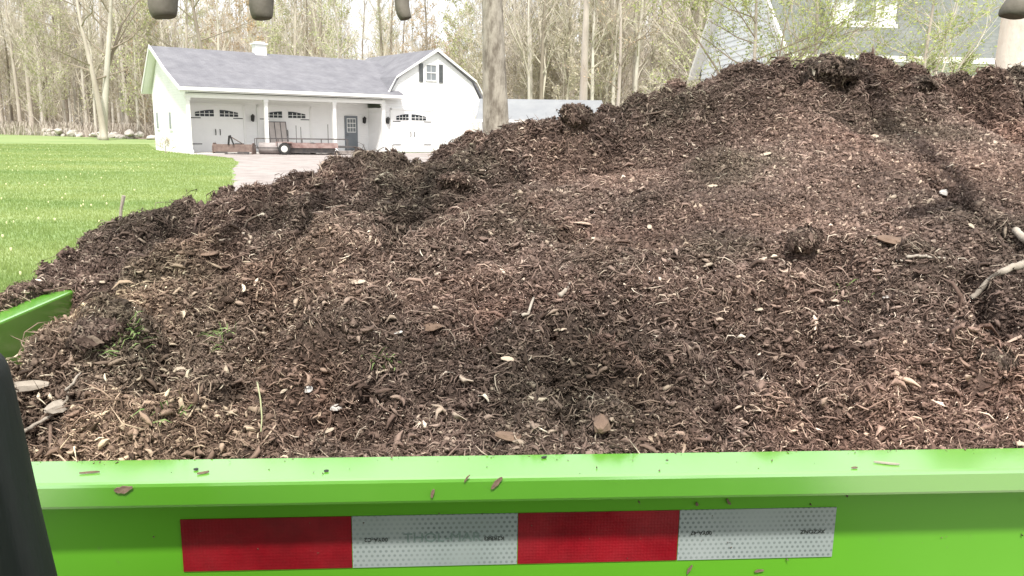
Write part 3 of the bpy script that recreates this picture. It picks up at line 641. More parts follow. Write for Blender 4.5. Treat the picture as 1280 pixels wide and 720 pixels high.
# stacked dark-framed gate leaning by the second garage door
p0 = gw(4.85, 1.55)
gt = empty('leaning_gate', 'dark framed panel gate leaning against the second garage door', 'gate', p0, YAW)
f = MB(); TM = Matrix.Rotation(R(-12), 4, 'X')
for a in (0, .34, .68, 1.0): f.box(a - .02, -.02, 0, a + .02, .02, 1.75, TM)
for z in (.04, 1.73): f.box(-.02, -.022, z - .02, 1.02, .022, z + .02, TM)
f.build('frame', M['steel'], gt)
f = MB(); f.box(.02, -.006, .06, .32, .006, 1.71, TM); f.box(.36, -.006, .06, .66, .006, 1.71, TM); f.box(.70, -.006, .06, .98, .006, 1.71, TM); f.build('panel', M['slat'], gt)

# box blade (rear scraper) on the gravel
q = ground(291, 193); bb = empty('box_blade', 'rusty low box blade implement with a hitch mast on the gravel', 'implement', tuple(q), R(4))
f = MB(); f.box(-.98, -.02, .12, .98, .04, .52); f.box(-.98, .62, .12, .98, .68, .5); f.build('blade', M['rust'], bb)
for s_ in (-1, 1):
    MB().prism([(-.08, 0), (.8, 0), (.8, .45), (.5, .58), (.1, .58), (-.08, .4)], s_ * .98 - .03 * (s_ < 0), s_ * .98 + .03 * (s_ > 0), 'x').build('side_plate', M['rust'], bb)
for x in (-.55, .55): MB().box(x - .3, -.06, .0, x + .3, -.025, .14).build('scarifier', M['steel'], bb)
f = MB(); f.tube([(-.18, -.05, .5), (-.1, -.12, .95)], .05, 6); f.tube([(.1, -.1, .5), (-.06, -.12, .98)], .04, 6); f.build('hitch_mast', M['black_iron'], bb)
MB().tube([(-.08, -.1, .93), (.45, .5, .5)], .025, 6).build('brace', M['rust'], bb)

# lawn roller
q = ground(336, 193); q = q + np.array([.0, .3, 0])
lr = empty('lawn_roller', 'grey brown steel drum roller lying left of the flatbed trailer', 'roller', tuple(q), R(6))
f = MB(); f.cyl((-.55, 0, .31), (.62, 0, .31), .30, 28); f.build('drum', M['drum'], lr, True)
f = MB(); f.box(-.66, -.02, .28, -.62, .5, .33); f.box(.66, -.02, .28, .70, .5, .33); f.box(-.66, .5, .28, .70, .54, .33); f.cyl((-.66, 0, .31), (.70, 0, .31), .03, 8); f.build('frame', M['steel'], lr)

# flatbed utility trailer
q = ground(356, 193.5); ut = empty('utility_trailer', 'rusty red flatbed utility trailer with thin side rails and upright stakes', 'trailer', tuple(q), R(14))
f = MB(); f.box(.1, -.0, .42, 2.75, 1.6, .50); f.box(.1, -.04, .36, 2.75, -.002, .60); f.box(.1, 1.602, .36, 2.75, 1.64, .60); f.build('deck', M['red_deck'], ut)
f = MB()
for yy in (-.02, 1.62):
    f.box(-1.5, yy - .018, .80, 3.3, yy + .018, .835)
    for x in (-1.48, -.35, .9, 1.9, 3.27): f.box(x - .018, yy - .016, .30, x + .018, yy + .016, .80)
f.box(-1.5, -.02, .32, .1, .03, .38); f.box(-1.5, 1.6, .32, .1, 1.65, .38)
f.build('side_rail', M['steel'], ut)
f = MB(); f.prism([(0, 0), (.0, 1.6), (1.0, .85), (1.0, .75)], .38, .46, 'z')
f.v = [(x + 2.75, y, z) for x, y, z in f.v]; f.build('tongue', M['steel'], ut)
for (x, y, z0) in ((.62, .1, 1.52), (.85, .8, 1.45), (2.25, .1, 1.6), (.2, .4, 1.2)): MB().box(x - .018, y - .018, .5, x + .018, y + .018, z0).build('stake', M['steel'], ut)
for (x, y) in ((0.0, -.22), (0.0, 1.82), (1.45, 1.45)):
    t_ = MB(); t_.tube([(x, y - .1, .31), (x, y - .09, .31), (x, y + .09, .31), (x, y + .1, .31)], [.25, .31, .31, .25], 24); wh = t_.build('wheel', M['tire'], ut, True)
    MB().tube([(x, y - .12, .31), (x, y - .105, .31), (x, y + .105, .31)], [.08, .17, .17], 20).build('rim', M['wheelrim'] if y < 1 else M['steel'], wh)
f = MB(); f.box(-.38, -.34, .64, .38, -.06, .67); f.box(-.42, -.34, .45, -.385, -.06, .67); f.box(.385, -.34, .45, .42, -.06, .67); f.build('mudguard', M['red_deck'], ut)
MB().box(.2, .1, .10, 2.6, 1.5, .35).build('underframe', M['steel'], ut)
# pale step by the entry door
p0 = gw(8.9, -.55); st = empty('concrete_step', 'pale concrete step in front of the porch beside the entry door', 'step', p0, YAW)
f = MB(); f.box(-1.6, -.35, 0, 1.0, .25, .16); f.build('slab', M['gravel'], st)

# low grey shed roof far to the right of the trunk
q = atdist(700, 150, 44); sh = empty('shed', 'low shed with pale grey roof seen just above the mulch, right of the thick trunk', 'shed', (q[0], 44, 0), R(-3))
f = MB(); f.box(-4.2, 0, 0, 2.2, 4, 1.95); f.build('wall', M['white_siding'], sh)
uvplane('roof', [[(-4.5, -.35, 1.98), (2.5, -.35, 1.98), (2.3, 2, 3.15), (-4.5, 2, 3.15)], [(2.5, 4.35, 1.98), (-4.5, 4.35, 1.98), (-4.5, 2, 3.145), (2.3, 2, 3.145)]], mat('pale_metal_roof', (.22, .23, .245), .6, c2=(.27, .28, .29), scale=1), sh)
MB().box(-4.5, -.42, 1.86, 2.5, -.355, 1.99).build('fascia', M['trim'], sh)

# ================================================================== house at the right
yh = R(5); q = atdist(989, 74, 22)
HH = empty('house', 'white sided house with weathered grey roof and dormer at the upper right', 'house', (q[0], q[1], 0), yh)
L_, W_, ZE, ZR = 12.0, 7.5, 3.88, 7.53
f = MB(); f.prism([(0, 0), (W_, 0), (W_, ZE), (W_ / 2, ZR), (0, ZE)], 0, .2, 'x'); f.prism([(0, 0), (W_, 0), (W_, ZE), (W_ / 2, ZR), (0, ZE)], L_ - .2, L_, 'x')
z_ = 1.5
while z_ < ZR - .25:
    y0_ = max(0, (z_ + .17 - ZE) / ((ZR - ZE) / (W_ / 2))); n0_ = len(f.v)
    f.prism([(-.045, z_), (-.001, z_), (-.001, z_ + .17), (-.006, z_ + .17)], y0_ + .02, W_ - y0_ - .02, 'y'); z_ += .17
f.box(.202, 0, 0, L_ - .202, .2, ZE); f.box(.202, W_ - .2, 0, L_ - .202, W_, ZE); f.build('wall', M['house_siding'], HH)
sl = (ZR - ZE) / (W_ / 2); ov = .45
hr = uvplane('roof', [[(-.25, -ov, ZE + .14 - ov * sl), (L_ + .3, -ov, ZE + .14 - ov * sl), (L_ + .3, W_ / 2, ZR + .14), (-.25, W_ / 2, ZR + .14)],
                 [(L_ + .3, W_ + ov, ZE + .14 - ov * sl), (-.25, W_ + ov, ZE + .14 - ov * sl), (-.25, W_ / 2, ZR + .135), (L_ + .3, W_ / 2, ZR + .135)]], M['house_roof'], HH)
f = MB(); ze = ZE + .14 - ov * sl
f.prism([(-ov - .02, ze - .22), (W_ / 2, ZR - .08), (W_ + ov + .02, ze - .22), (W_ + ov + .02, ze - .02), (W_ / 2, ZR + .12), (-ov - .02, ze - .02)], -.33, -.252, 'x')
f.prism([(-ov, ze - .16), (W_ / 2, ZR - .02), (W_ + ov, ze - .16), (W_ + ov, ze - .22), (W_ / 2, ZR - .08), (-ov, ze - .22)], -.25, -.003, 'x')
f.box(-.3, -ov - .1, ze - .16, L_ + .3, -ov - .01, ze - .01); f.build('trim', M['trim'], HH)
MB().box(.0, -ov + .02, ze - .19, L_, -.002, ze - .165).build('soffit', M['porch'], HH)
# dormer
def slope_z(y): return ZE + .14 + y * sl
dx0, dx1, dy = 1.2, 3.0, .42
z0 = slope_z(dy) - .05; z1 = z0 + 1.0
f = MB(); f.prism([(dx0, z0), (dx1, z0), (dx1, z1), (dx0, z1)], dy, dy + .1, 'y')
f.prism([(dy + .1, z0 + .1), (dy + .1, z1), (dy + 1.15, z1)], dx0, dx0 + .08, 'x'); f.prism([(dy + .1, z0 + .1), (dy + .1, z1), (dy + 1.15, z1)], dx1 - .08, dx1, 'x')
dm = f.build('dormer', M['house_siding'], HH)
MB().prism([(dy - .25, z1 + .0), (dy - .25, z1 + .12), (dy + 2.2, z1 + .95), (dy + 2.2, z1 + .8)], dx0 - .2, dx1 + .2, 'x').build('dormer_roof', M['house_roof'], dm)
f = MB(); f.box(dx0 - .05, dy - .05, z0 - .05, dx1 + .05, dy - .002, z0 + .1); f.box(dx0 + .55, dy - .04, z0 + .2, dx0 + .62, dy - .002, z1 - .1); f.box(dx1 - .62, dy - .04, z0 + .2, dx1 - .55, dy - .002, z1 - .1); f.box(dx0 + .62, dy - .04, z1 - .2, dx1 - .62, dy - .002, z1 - .1); f.build('window_frame', M['trim'], dm)
MB().box(dx0 + .62, dy - .025, z0 + .2, dx1 - .62, dy - .003, z1 - .2).build('pane', mat('dormer_glass', (.3, .33, .33), .2), dm)
f = MB(); f.box(2.4, -.04, 1.0, 4.2, -.002, 2.4); f.box(6.4, -.04, 1.0, 8.2, -.002, 2.4); o = f.build('window', M['trim'], HH)
f = MB(); f.box(2.5, -.05, 1.1, 4.1, -.041, 2.3); f.box(6.5, -.05, 1.1, 8.1, -.041, 2.3); f.build('pane', M['glass'], o)
# hedge shrubs under the eave, their tops show above the mulch
for k, (px_, hgt, lab) in enumerate([(1155, 3.05, 'leafy yellow green bush under the house eave, left of its neighbour'), (1200, 3.1, 'denser green bush beside the pale trunk under the house eave')]):
    q = atdist(px_, 90, 18.0)
    ms = meshes_of(grow(60 + k, hgt, .03, first=.1, nb=30, blen=.3, up=1.1, leafn=7, leaf=.035, sub=4, twigs=4, tw=.6), 'bush')
    ms[0].materials.append(M['bark_tan']); ms[1].materials.append(M['twig_dark']); ms[1].materials.append(M['leaf_fresh']); put_tree('bush', ms, (q[0], 18.0, 0), k, 1, lab, 'bush')
q = gw(17.4, -.5)
ms = meshes_of(grow(71, 2.6, .03, first=.1, nb=18, blen=.35, up=1, leafn=0, sub=4, twigs=3, tw=1.2), 'bare_shrub'); ms[0].materials.append(M['twig']); ms[1].materials.append(M['twig']); ms[1].materials.append(M['bud_tan'])
put_tree('bare_shrub', ms, q, 0, 1, 'thin bare shrub against the right corner of the white barn', 'shrub')
ms = meshes_of(grow(72, .7, .02, first=.05, nb=16, blen=.6, up=.5, leafn=1, leaf=.03, sub=3, twigs=3, tw=1), 'low_shrub'); ms[0].materials.append(M['twig_dark']); ms[1].materials.append(M['twig']); ms[1].materials.append(M['bud_peach'])
put_tree('low_shrub', ms, gw(-.6, 2.2), 0, 1, 'low dry shrub at the foot of the barn left end wall', 'shrub')

# ================================================================== dump trailer
TY = R(4.2)
tu = np.array([math.cos(TY), math.sin(TY), 0]); tn = np.array([-math.sin(TY), math.cos(TY), 0])
# trailer frame: origin below the camera, X along the near wall, Y across, Z measured from camera height (shifted to ground)
DT = empty('dump_trailer', 'lime green dump trailer heaped with brown mulch, red and white reflective strips on its side', 'trailer', (0, 0, H), TY)
PN = .69; RZ = -.298; SL = -.685; SR = 3.55; FN = 2.75; FLZ = -.85
f = MB(); f.box(SL - .05, PN, FLZ - .05, SR + .05, PN + .004, RZ - .012); f.build('side_panel', M['green_panel'], DT)
f = MB(); f.box(SL - .09, .65, RZ - .0235, SR + .09, .702, RZ); o = f.build('top_rail', M['green'], DT, bevel=.0035)
f = MB(); f.box(SL - .05, FN, FLZ - .05, SR + .05, FN + .004, RZ - .012); f.box(SL - .09, FN - .02, RZ - .0235, SR + .09, FN + .04, RZ); f.build('far_panel', M['green'], DT)
f = MB(); f.box(SL - .045, PN + .016, FLZ - .05, SL, FN - .022, RZ - .003); f.build('end_panel', M['green'], DT, bevel=.004)
f = MB(); f.box(SR, PN + .016, FLZ - .05, SR + .045, FN - .022, RZ - .003); f.build('end_panel', M['green'], DT)
f = MB(); f.box(SL, PN + .006, FLZ - .05, SR, FN - .002, FLZ); f.build('floor', M['steel'], DT)
f = MB()
for y in (1.1, 2.3): f.box(SL, y, FLZ - .2, SR + .5, y + .1, FLZ - .052)
f.build('chassis', M['steel'], DT)
for x in (1.1, 2.0):
    for y in (.80, 2.62):
        t_ = MB(); t_.tube([(x, y - .1, -1.24), (x, y - .085, -1.24), (x, y + .085, -1.24), (x, y + .1, -1.24)], [.29, .36, .36, .29], 28); wh = t_.build('wheel', M['tire'], DT, True)
        MB().tube([(x, y - .105, -1.24), (x, y + .105, -1.24)], .2, 20).build('rim', M['wheelrim'], wh)
# reflective strips: x positions in trailer coordinates
TZ0, TZ1 = -.4030, -.3515; xs = [-.2465, -.0935, .0595, .2125, .3655]
labs = ['', '', '', '']
txt = {1: ('00YA-C2', 'K2RB83', 'THOL-MAR'), 3: ('00YA-47', 'XKZONZ', '')}
def text_mesh(body, size, loc, m, parent, name='lettering', depth=.0002, flip=True, sx=1.0):
    c = bpy.data.curves.new(name, 'FONT'); c.body = body; c.size = size; c.align_x = 'CENTER'; c.align_y = 'CENTER'; c.extrude = depth
    o = bpy.data.objects.new(name, c); COL.objects.link(o)
    dg = bpy.context.evaluated_depsgraph_get(); me = bpy.data.meshes.new_from_object(o.evaluated_get(dg)); bpy.data.objects.remove(o)
    me.transform(Matrix.Diagonal((sx, 1, 1, 1)))
    if flip: me.transform(Matrix.Rotation(math.pi, 4, 'Z'))
    me.transform(Matrix.Rotation(math.pi / 2, 4, 'X')); me.transform(Matrix.Translation(loc)); me.materials.clear()
    return link(name, me, m, parent)
for i in range(4):
    f = MB(); f.box(xs[i] + .0003, PN - .0012, TZ0, xs[i + 1] - .0003, PN - .0002, TZ1)
    o = f.build('reflective_strip', M['red'] if i % 2 == 0 else M['white_tape'], DT)
    o['label'] = 'red reflective strip' if i % 2 == 0 else 'silver white reflective strip with small dots'
    if i in txt:
        a, b, c = txt[i]; zc = (TZ0 + TZ1) / 2
        text_mesh(a, .0052, (xs[i] + .022, PN - .0017, zc + .0025), M['mark'], o, sx=1.1)
        text_mesh(b, .0052, (xs[i + 1] - .022, PN - .0017, zc + .0015), M['mark'], o, sx=1.1)
        if c: text_mesh(c, .0125, (xs[i] + .083, PN - .0015, zc + .003), M['emboss'], o, flip=False, sx=1.15)
# ================================================================== mulch heap
C0 = np.array([0, 0, H])
def tl(P): q = P - C0; return np.array([q @ tu, q @ tn, q[2]])
sil = [(-60, 420), (0, 384), (40, 364), (70, 345), (84, 322), (100, 300), (130, 281), (190, 263), (250, 247), (300, 236), (350, 222), (380, 213), (430, 198), (500, 191), (560, 182), (600, 164), (660, 150),
       (720, 138), (790, 120), (850, 100), (900, 92), (960, 84), (1000, 80), (1050, 72), (1110, 74), (1150, 90), (1200, 88), (1280, 84), (1400, 84)]
def nr_of(s): return np.interp(s, [-1.4, -.95, -.6, 0, .6, 1.3, 3], [1.55, 1.6, 1.72, 1.95, 2.05, 2.1, 2.1])
ss, zz = [], []
for q in sil:
    d = ray(*q); a, b, c = d @ tu, d @ tn, d[2]; n_ = 1.9
    for _ in range(20): n_ = float(nr_of(a * n_ / b))
    ss.append(a * n_ / b); zz.append(c * n_ / b)
ss = np.array(ss); zz = np.array(zz)
def smooth(a, b, x): t = np.clip((x - a) / (b - a), 0, 1); return t * t * (3 - 2 * t)
LUMPS = []   # (s, n, radius, height) filled from picture bearings below
def base_z(s, n):
    nr = nr_of(s); zr = np.interp(s, ss, zz); n0 = .704
    z0 = np.where(s < -.2, -.325, -.312) - .02 * smooth(-.45, -.68, s)
    t = np.clip((n - n0) / (nr - n0), 0, 1)
    prof = .86 * (1 - (1 - t) ** 1.35) + .14 * smooth(.72, .97, t)
    z = z0 + (zr - z0) * prof
    back = np.clip((n - nr) / (FN - nr), 0, 1); z = z - back ** 1.3 * (zr - (-.33)) 
    # hollow against the left end wall
    z = z - .13 * np.exp(-((s + .71) / .15) ** 2) * smooth(.82, 1.05, n) * (1 - smooth(1.40, 1.50, n))
    # spilling over and outside the end wall
    w_ = np.clip((SL - .004 - s) / .036, 0, 1)
    front = np.clip(1.30 - n, 0, 1)
    zo = RZ + .006 + (zr - RZ - .006) * smooth(1.22, nr - .05, n) - np.clip(SL - .05 - s, 0, 1) * .22 * (1 - smooth(1.3, 1.6, n)) - np.clip(-1.15 - s, 0, 1) * .9 - front * .25 - np.clip(front - .12, 0, 1) * 3
    zo = zo - back ** 1.3 * .1
    z = z * (1 - w_) + zo * w_
    # right end slump
    z = z - smooth(2.4, 3.5, s) * (np.interp(s, ss, zz) + .33) * .8
    return z
def rough(s, n):
    nr = nr_of(s); t = np.clip((n - .704) / (nr - .704), 0, 1.3)
    plate = smooth(-.15, .35, s) * smooth(.26, .40, t) * (1 - smooth(.72, .84, t))          # scraped, flatter face
    plate = np.maximum(plate, .9 * smooth(.40, .8, s) * smooth(.22, .34, t) * (1 - smooth(.74, .86, t)))
    wx = s + .04 * fbm(s * 5, n * 5, 2, 31); wy = n + .04 * fbm(s * 5 + 9, n * 5, 2, 32)
    a = fbm(wx * 4.5, wy * 6, 3, 1); bil = np.abs(fbm(wx * 6.5, wy * 8, 2, 5)) * 2.4; bil2 = np.abs(fbm(wx * 15, wy * 17, 2, 6)) * 2.4
    loose = 1 - plate
    z = a * .040 * (1 - .8 * plate) + (np.minimum(bil, .8) - .5) * .050 * (.05 + .95 * loose) + (np.minimum(bil2, .8) - .45) * .036 * (.08 + .92 * loose)
    z = z + .016 * loose * smooth(.66, .78, t)                                              # loose material thrown on the crest
    crest = smooth(.68, .82, t); bc = np.abs(fbm(wx * 10 + 5, wy * 10, 2, 70)) * 2.4; z = z + crest * (np.minimum(bc, .9) - .5) * .045
    b = fbm(wx * 34, wy * 38, 3, 9); z = z + b * .010 * (1 - .7 * plate)
    c = np.abs(fbm(wx * 75, wy * 75, 3, 14)); z = z + (c - .2) * .011 * (1 - .5 * plate)
    # pits
    p = fbm(wx * 9 + 40, wy * 13, 2, 20); z = z - np.clip(p - .20, 0, 1) * .16 * (1 - .75 * plate)
    amp = np.where((s < SL + .03) & (n < 1.5), .3, 1) * smooth(.70, .77, n) * (1 - .3 * smooth(.85, 1.0, t) * (t < 1.05))
    # keep the profile where it meets the near wall
    return z * (.15 + .85 * amp), plate
def lumps(s, n):
    z = 0 * s
    for (a, b, r_, h_) in LUMPS:
        d2 = ((s - a) / r_) ** 2 + ((n - b) / r_) ** 2; m = d2 < 9
        z = z + np.where(m, h_ * np.exp(-d2 ** 1.3), 0)
    return z
FUR = None
def furrow(s, n):
    if FUR is None: return 0 * s
    (a0, b0), (a1, b1) = FUR; L2 = (a1 - a0) ** 2 + (b1 - b0) ** 2; t = np.clip(((s - a0) * (a1 - a0) + (n - b0) * (b1 - b0)) / L2, 0, 1)
    d = np.sqrt((s - a0 - t * (a1 - a0)) ** 2 + (n - b0 - t * (b1 - b0)) ** 2); return -.042 * np.exp(-(d / .016) ** 2)
def hz(s, n):
    s = np.asarray(s, float); n = np.asarray(n, float); r_, _ = rough(s, n); return base_z(s, n) + r_ + lumps(s, n) + furrow(s, n)
def hit(px, py):
    d = ray(px, py); a, b, c = d @ tu, d @ tn, d[2]; n_ = np.linspace(.71, 2.6, 1500); z = hz(a / b * n_, n_); k = np.argmax(z > c / b * n_)
    if k == 0 and not z[0] > c / b * n_[0]: k = int(np.argmin(c / b * n_ - z))
    return a / b * n_[k], n_[k]
lumps_px = [(1045, 98, .085, .045), (1000, 92, .04, .02), (1148, 118, .05, .035), (1110, 88, .06, .03), (725, 150, .05, .035), (742, 160, .035, .02), (572, 236, .045, .035), (1003, 302, .034, .018), (950, 304, .028, .016), (885, 300, .032, .016),
            (128, 412, .04, .03), (520, 205, .05, .02), (815, 245, .05, .025), (900, 190, .05, .028), (250, 300, .06, .03), (330, 270, .05, .025), (1230, 450, .05, .02), (760, 535, .03, .02), (640, 470, .05, .025), (420, 500, .06, .03), (480, 400, .05, .02), (180, 330, .05, .03), (470, 225, .05, .02), (660, 180, .04, .02), (850, 130, .04, .02), (930, 110, .04, .02), (1215, 115, .04, .02)]
_l = []
for (x, y, r_, h_) in lumps_px: a, b = hit(x, y); _l.append((a, b + .02, r_, h_))
for (x, y, r_, h_) in [(430, 512, .035, -.045), (385, 520, .03, -.035), (470, 525, .03, -.03), (600, 425, .04, -.02), (700, 505, .035, -.03), (880, 318, .018, -.008), (930, 318, .018, -.008), (985, 320, .018, -.006), (1195, 478, .04, -.025), (1240, 500, .04, -.022),
                       (200, 392, .04, -.03), (215, 360, .05, -.03), (650, 198, .06, -.035), (510, 262, .06, -.03), (290, 300, .05, -.03), (840, 225, .04, -.022), (770, 195, .04, -.022), (60, 452, .03, -.03), (1060, 130, .05, -.03), (560, 470, .03, -.025), (250, 525, .03, -.03), (910, 515, .03, -.025), (1060, 545, .03, -.02)]:
    a, b = hit(x, y); _l.append((a, b, r_, h_))
LUMPS = _l
FUR = (hit(1158, 205), hit(1300, 325))
# settle the crest so that the heap's outline has the height it has in the photograph
sx_, sy_ = [q[0] for q in sil], [q[1] for q in sil]
for it in range(5):
    for i, q in enumerate(sil):
        d = ray(*q); a, b, c = d @ tu, d @ tn, d[2]; n_ = np.linspace(1.25, 2.6, 700); el = (hz(a / b * n_, n_) + .005) / n_
        zz[i] -= np.clip((el.max() - c / b) * n_[int(np.argmax(el))], -.05, .05) * .8
# the surface
sg = np.concatenate([np.arange(-1.45, 2.15, .0042), np.arange(2.15, SR, .03)]); ng = np.concatenate([np.arange(.7035, 2.25, .0042), np.arange(2.25, FN, .02), [FN - .004]])
SS, NN = np.meshgrid(sg, ng); ZZ = hz(SS, NN)
inside_front = (SS < SL - .002) & ((ZZ < -.9) | ((SS > SL - .034) & (NN < 1.36)))      # nothing outside the end wall near the viewer
ns, nn = len(sg), len(ng); idx = np.arange(ns * nn).reshape(nn, ns)
ff = np.stack([idx[:-1, :-1], idx[:-1, 1:], idx[1:, 1:], idx[1:, :-1]], -1)
keep = ~(inside_front[:-1, :-1] | inside_front[:-1, 1:] | inside_front[1:, 1:] | inside_front[1:, :-1])
# under-side closure keeps it a solid heap: skirt goes down inside the box
BV = np.stack([SS.ravel(), NN.ravel(), ZZ.ravel()], 1); BF = ff[keep].reshape(-1, 4)
def tone_of(s, n):
    """the heap's own colour patches: greyer dry tan towards the left front, red brown at a few spots; broad tone stands in for relief shading"""
    dry = smooth(.08, -.42, s) * (1 - smooth(1.25, 1.5, n)) * (.6 + .4 * fbm(s * 6, n * 6, 2, 51))
    red = np.clip(fbm(s * 4 + 3, n * 4, 3, 55) - .12, 0, 1) * 1.6; red = np.minimum(red, .6)
    nr = nr_of(s); t = (n - .7) / (nr - .7); pl = rough(s, n)[1]
    relief_tone = 1.1 + .7 * np.clip(fbm(s * 3.3 + 20, n * 4.5, 4, 80), -.32, .4)  # random light and dark patches standing in for soft relief shading
    g = relief_tone + .95 * dry + .32 * pl * (1 + fbm(s * 5, n * 9, 2, 60))
    return np.stack([g * (1 + .06 * red), g * (1.015 + .09 * dry - .07 * red), g * (1.03 - .04 * dry - .11 * red), np.ones_like(g)], -1)
# shreds
def shreds(N_, seed):
    rs = np.random.RandomState(seed)
    a = rs.uniform(-1.42, 1.75, N_ * 3); n_ = .71 + (2.17 - .71) * rs.rand(N_ * 3) ** 1.25
    # keep what lies inside the view's wedge or a step beside it
    ok = (np.abs(a) < .80 * n_ + .22) & ~((a < SL + .008) & (a > SL - .034) & (n_ < 1.41)) & ~((a < SL) & (n_ < 1.12)) & (n_ < nr_of(a) + .12)
    a, n_ = a[ok][:N_], n_[ok][:N_]; N_ = len(a)
    e = .004; z = hz(a, n_); zx = (hz(a + e, n_) - z) / e; zy = (hz(a, n_ + e) - z) / e
    zx = np.clip(zx, -1.5, 1.5); zy = np.clip(zy, -1.5, 1.5)
    nm = np.stack([-zx, -zy, np.ones(N_)], 1); nm /= np.linalg.norm(nm, axis=1, keepdims=True)
    pl = rough(a, n_)[1]
    th = rs.rand(N_) * 2 * np.pi; th = np.where(rs.rand(N_) < .30 + .6 * pl, rs.randn(N_) * .38, th)      # many lie across the slope
    d = np.stack([np.cos(th), np.sin(th), np.zeros(N_)], 1); d -= nm * (d * nm).sum(1)[:, None]; d /= np.linalg.norm(d, axis=1, keepdims=True)
    tilt = rs.randn(N_) * (.5 - .38 * pl); d = d * np.cos(tilt)[:, None] + nm * np.sin(tilt)[:, None]
    dist = np.sqrt(a * a + n_ * n_); big = rs.rand(N_)
    ln = np.exp(rs.randn(N_) * .55) * .0064 * (.75 + .30 * dist) * (1 - .38 * pl); ln = np.clip(ln, .002, .03); crumb = rs.rand(N_) < .25; ln = ln * 1.15; ln = np.where(crumb, np.minimum(ln, .0055) * .75, ln); ln = np.where((big > .90) & ~crumb, ln * 1.7, ln); ln = np.where((big > .994) & ~crumb, ln * 1.6, ln)
    wd = ln * rs.uniform(.06, .20, N_); wd = np.clip(wd, .0005, .0021); flake = (rs.rand(N_) < .10) | crumb; wd = np.where(flake, ln * rs.uniform(.3, .6, N_), wd); wd = np.minimum(wd, .007)
    sd_ = np.cross(nm, d); sd_ /= np.linalg.norm(sd_, axis=1, keepdims=True); roll = rs.randn(N_) * .6
    up = np.cross(d, sd_); sd2 = sd_ * np.cos(roll)[:, None] + up * np.sin(roll)[:, None]; up2 = np.cross(d, sd2)
    c = np.stack([a, n_, z], 1) + nm * (rs.rand(N_) ** 1.6 * .0065 * (1 - .7 * pl))[:, None]
    bend = sd2 * (rs.randn(N_) * .28 * ln)[:, None] + up2 * (rs.randn(N_) * .16 * ln)[:, None]
    thk = wd * rs.uniform(.25, .6, N_)
    V = []
    for t, wm in ((-.5, .25), (-.12, 1.), (.25, .9), (.5, .2)):
        p = c + d * (ln * t)[:, None] + bend * (1 - 4 * t * t)
        V += [p - sd2 * (wd * wm * .5)[:, None], p + sd2 * (wd * wm * .5)[:, None], p + up2 * (thk * wm)[:, None]]
    V = np.stack(V, 1).reshape(-1, 3); i0 = np.arange(N_)[:, None] * 12; Q = []
    for k in range(3):
        for j in range(3):
            j2 = (j + 1) % 3; Q.append(np.concatenate([i0 + 3 * k + j, i0 + 3 * k + j2, i0 + 3 * k + 3 + j2, i0 + 3 * k + 3 + j], 1))
    Q = np.stack(Q, 1).reshape(-1, 4); tone = np.repeat(tone_of(a, n_), 12, axis=0)
    return V, Q, tone
CV, CF, CT = shreds(650000, 1)
def crumbs(N_, seed):
    rs = np.random.RandomState(seed)
    a = rs.uniform(-1.42, 1.75, N_ * 3); n_ = .71 + (2.17 - .71) * rs.rand(N_ * 3) ** 1.5
    ok = (np.abs(a) < .72 * n_ + .1) & ~((a < SL + .008) & (a > SL - .034) & (n_ < 1.41)) & ~((a < SL) & (n_ < 1.12)) & (n_ < nr_of(a) + .1)
    a, n_ = a[ok][:N_], n_[ok][:N_]; N_ = len(a); z = hz(a, n_); dist = np.sqrt(a * a + n_ * n_)
    r_ = np.exp(rs.randn(N_) * .45) * .00105 * (.6 + .5 * dist); r_ = np.clip(r_, .0005, .004)
    T = np.array([[1, 1, 1], [1, -1, -1], [-1, 1, -1], [-1, -1, 1]]) * .9
    V = T[None] * np.exp(rs.randn(N_, 1, 3) * .35); q = rs.randn(N_, 4); q /= np.linalg.norm(q, axis=1, keepdims=True); w_, x, y, zq = q.T
    Rm = np.stack([1 - 2 * (y * y + zq * zq), 2 * (x * y - zq * w_), 2 * (x * zq + y * w_), 2 * (x * y + zq * w_), 1 - 2 * (x * x + zq * zq), 2 * (y * zq - x * w_), 2 * (x * zq - y * w_), 2 * (y * zq + x * w_), 1 - 2 * (x * x + y * y)], 1).reshape(-1, 3, 3)
    V = np.einsum('nij,nkj->nki', Rm, V) * r_[:, None, None] + np.stack([a, n_, z + rs.rand(N_) * .0035], 1)[:, None]
    i0 = np.arange(N_)[:, None] * 4; Fc = np.stack([np.concatenate([i0 + p, i0 + q_, i0 + r], 1) for p, q_, r in ((0, 1, 2), (0, 3, 1), (0, 2, 3), (1, 3, 2))], 1).reshape(-1, 3)
    return V.reshape(-1, 3), Fc, np.repeat(tone_of(a, n_), 4, axis=0)
KV, KF, KT = crumbs(600000, 2)
V = np.concatenate([BV, CV, KV])
me = npmesh('mulch_heap', V, [BF, CF + len(BV), KF + len(BV) + len(CV)], np.concatenate([np.zeros(len(BF)), np.ones(len(CF)), np.full(len(KF), 2)]))
at = me.attributes.new('tone', 'FLOAT_COLOR', 'POINT'); tt = np.concatenate([tone_of(SS.ravel(), NN.ravel()), CT, KT]).astype(np.float32); at.data.foreach_set('color', tt.ravel())
heap = link('mulch_heap', me, [M['mulch_base'], M['chips'], M['crumbs']]); heap.location = (0, 0, H); heap.rotation_euler = (0, 0, TY)
tag(heap, 'dark brown shredded bark mulch heaped high in the green trailer', 'mulch', kind='stuff')
print('mulch verts', len(V))
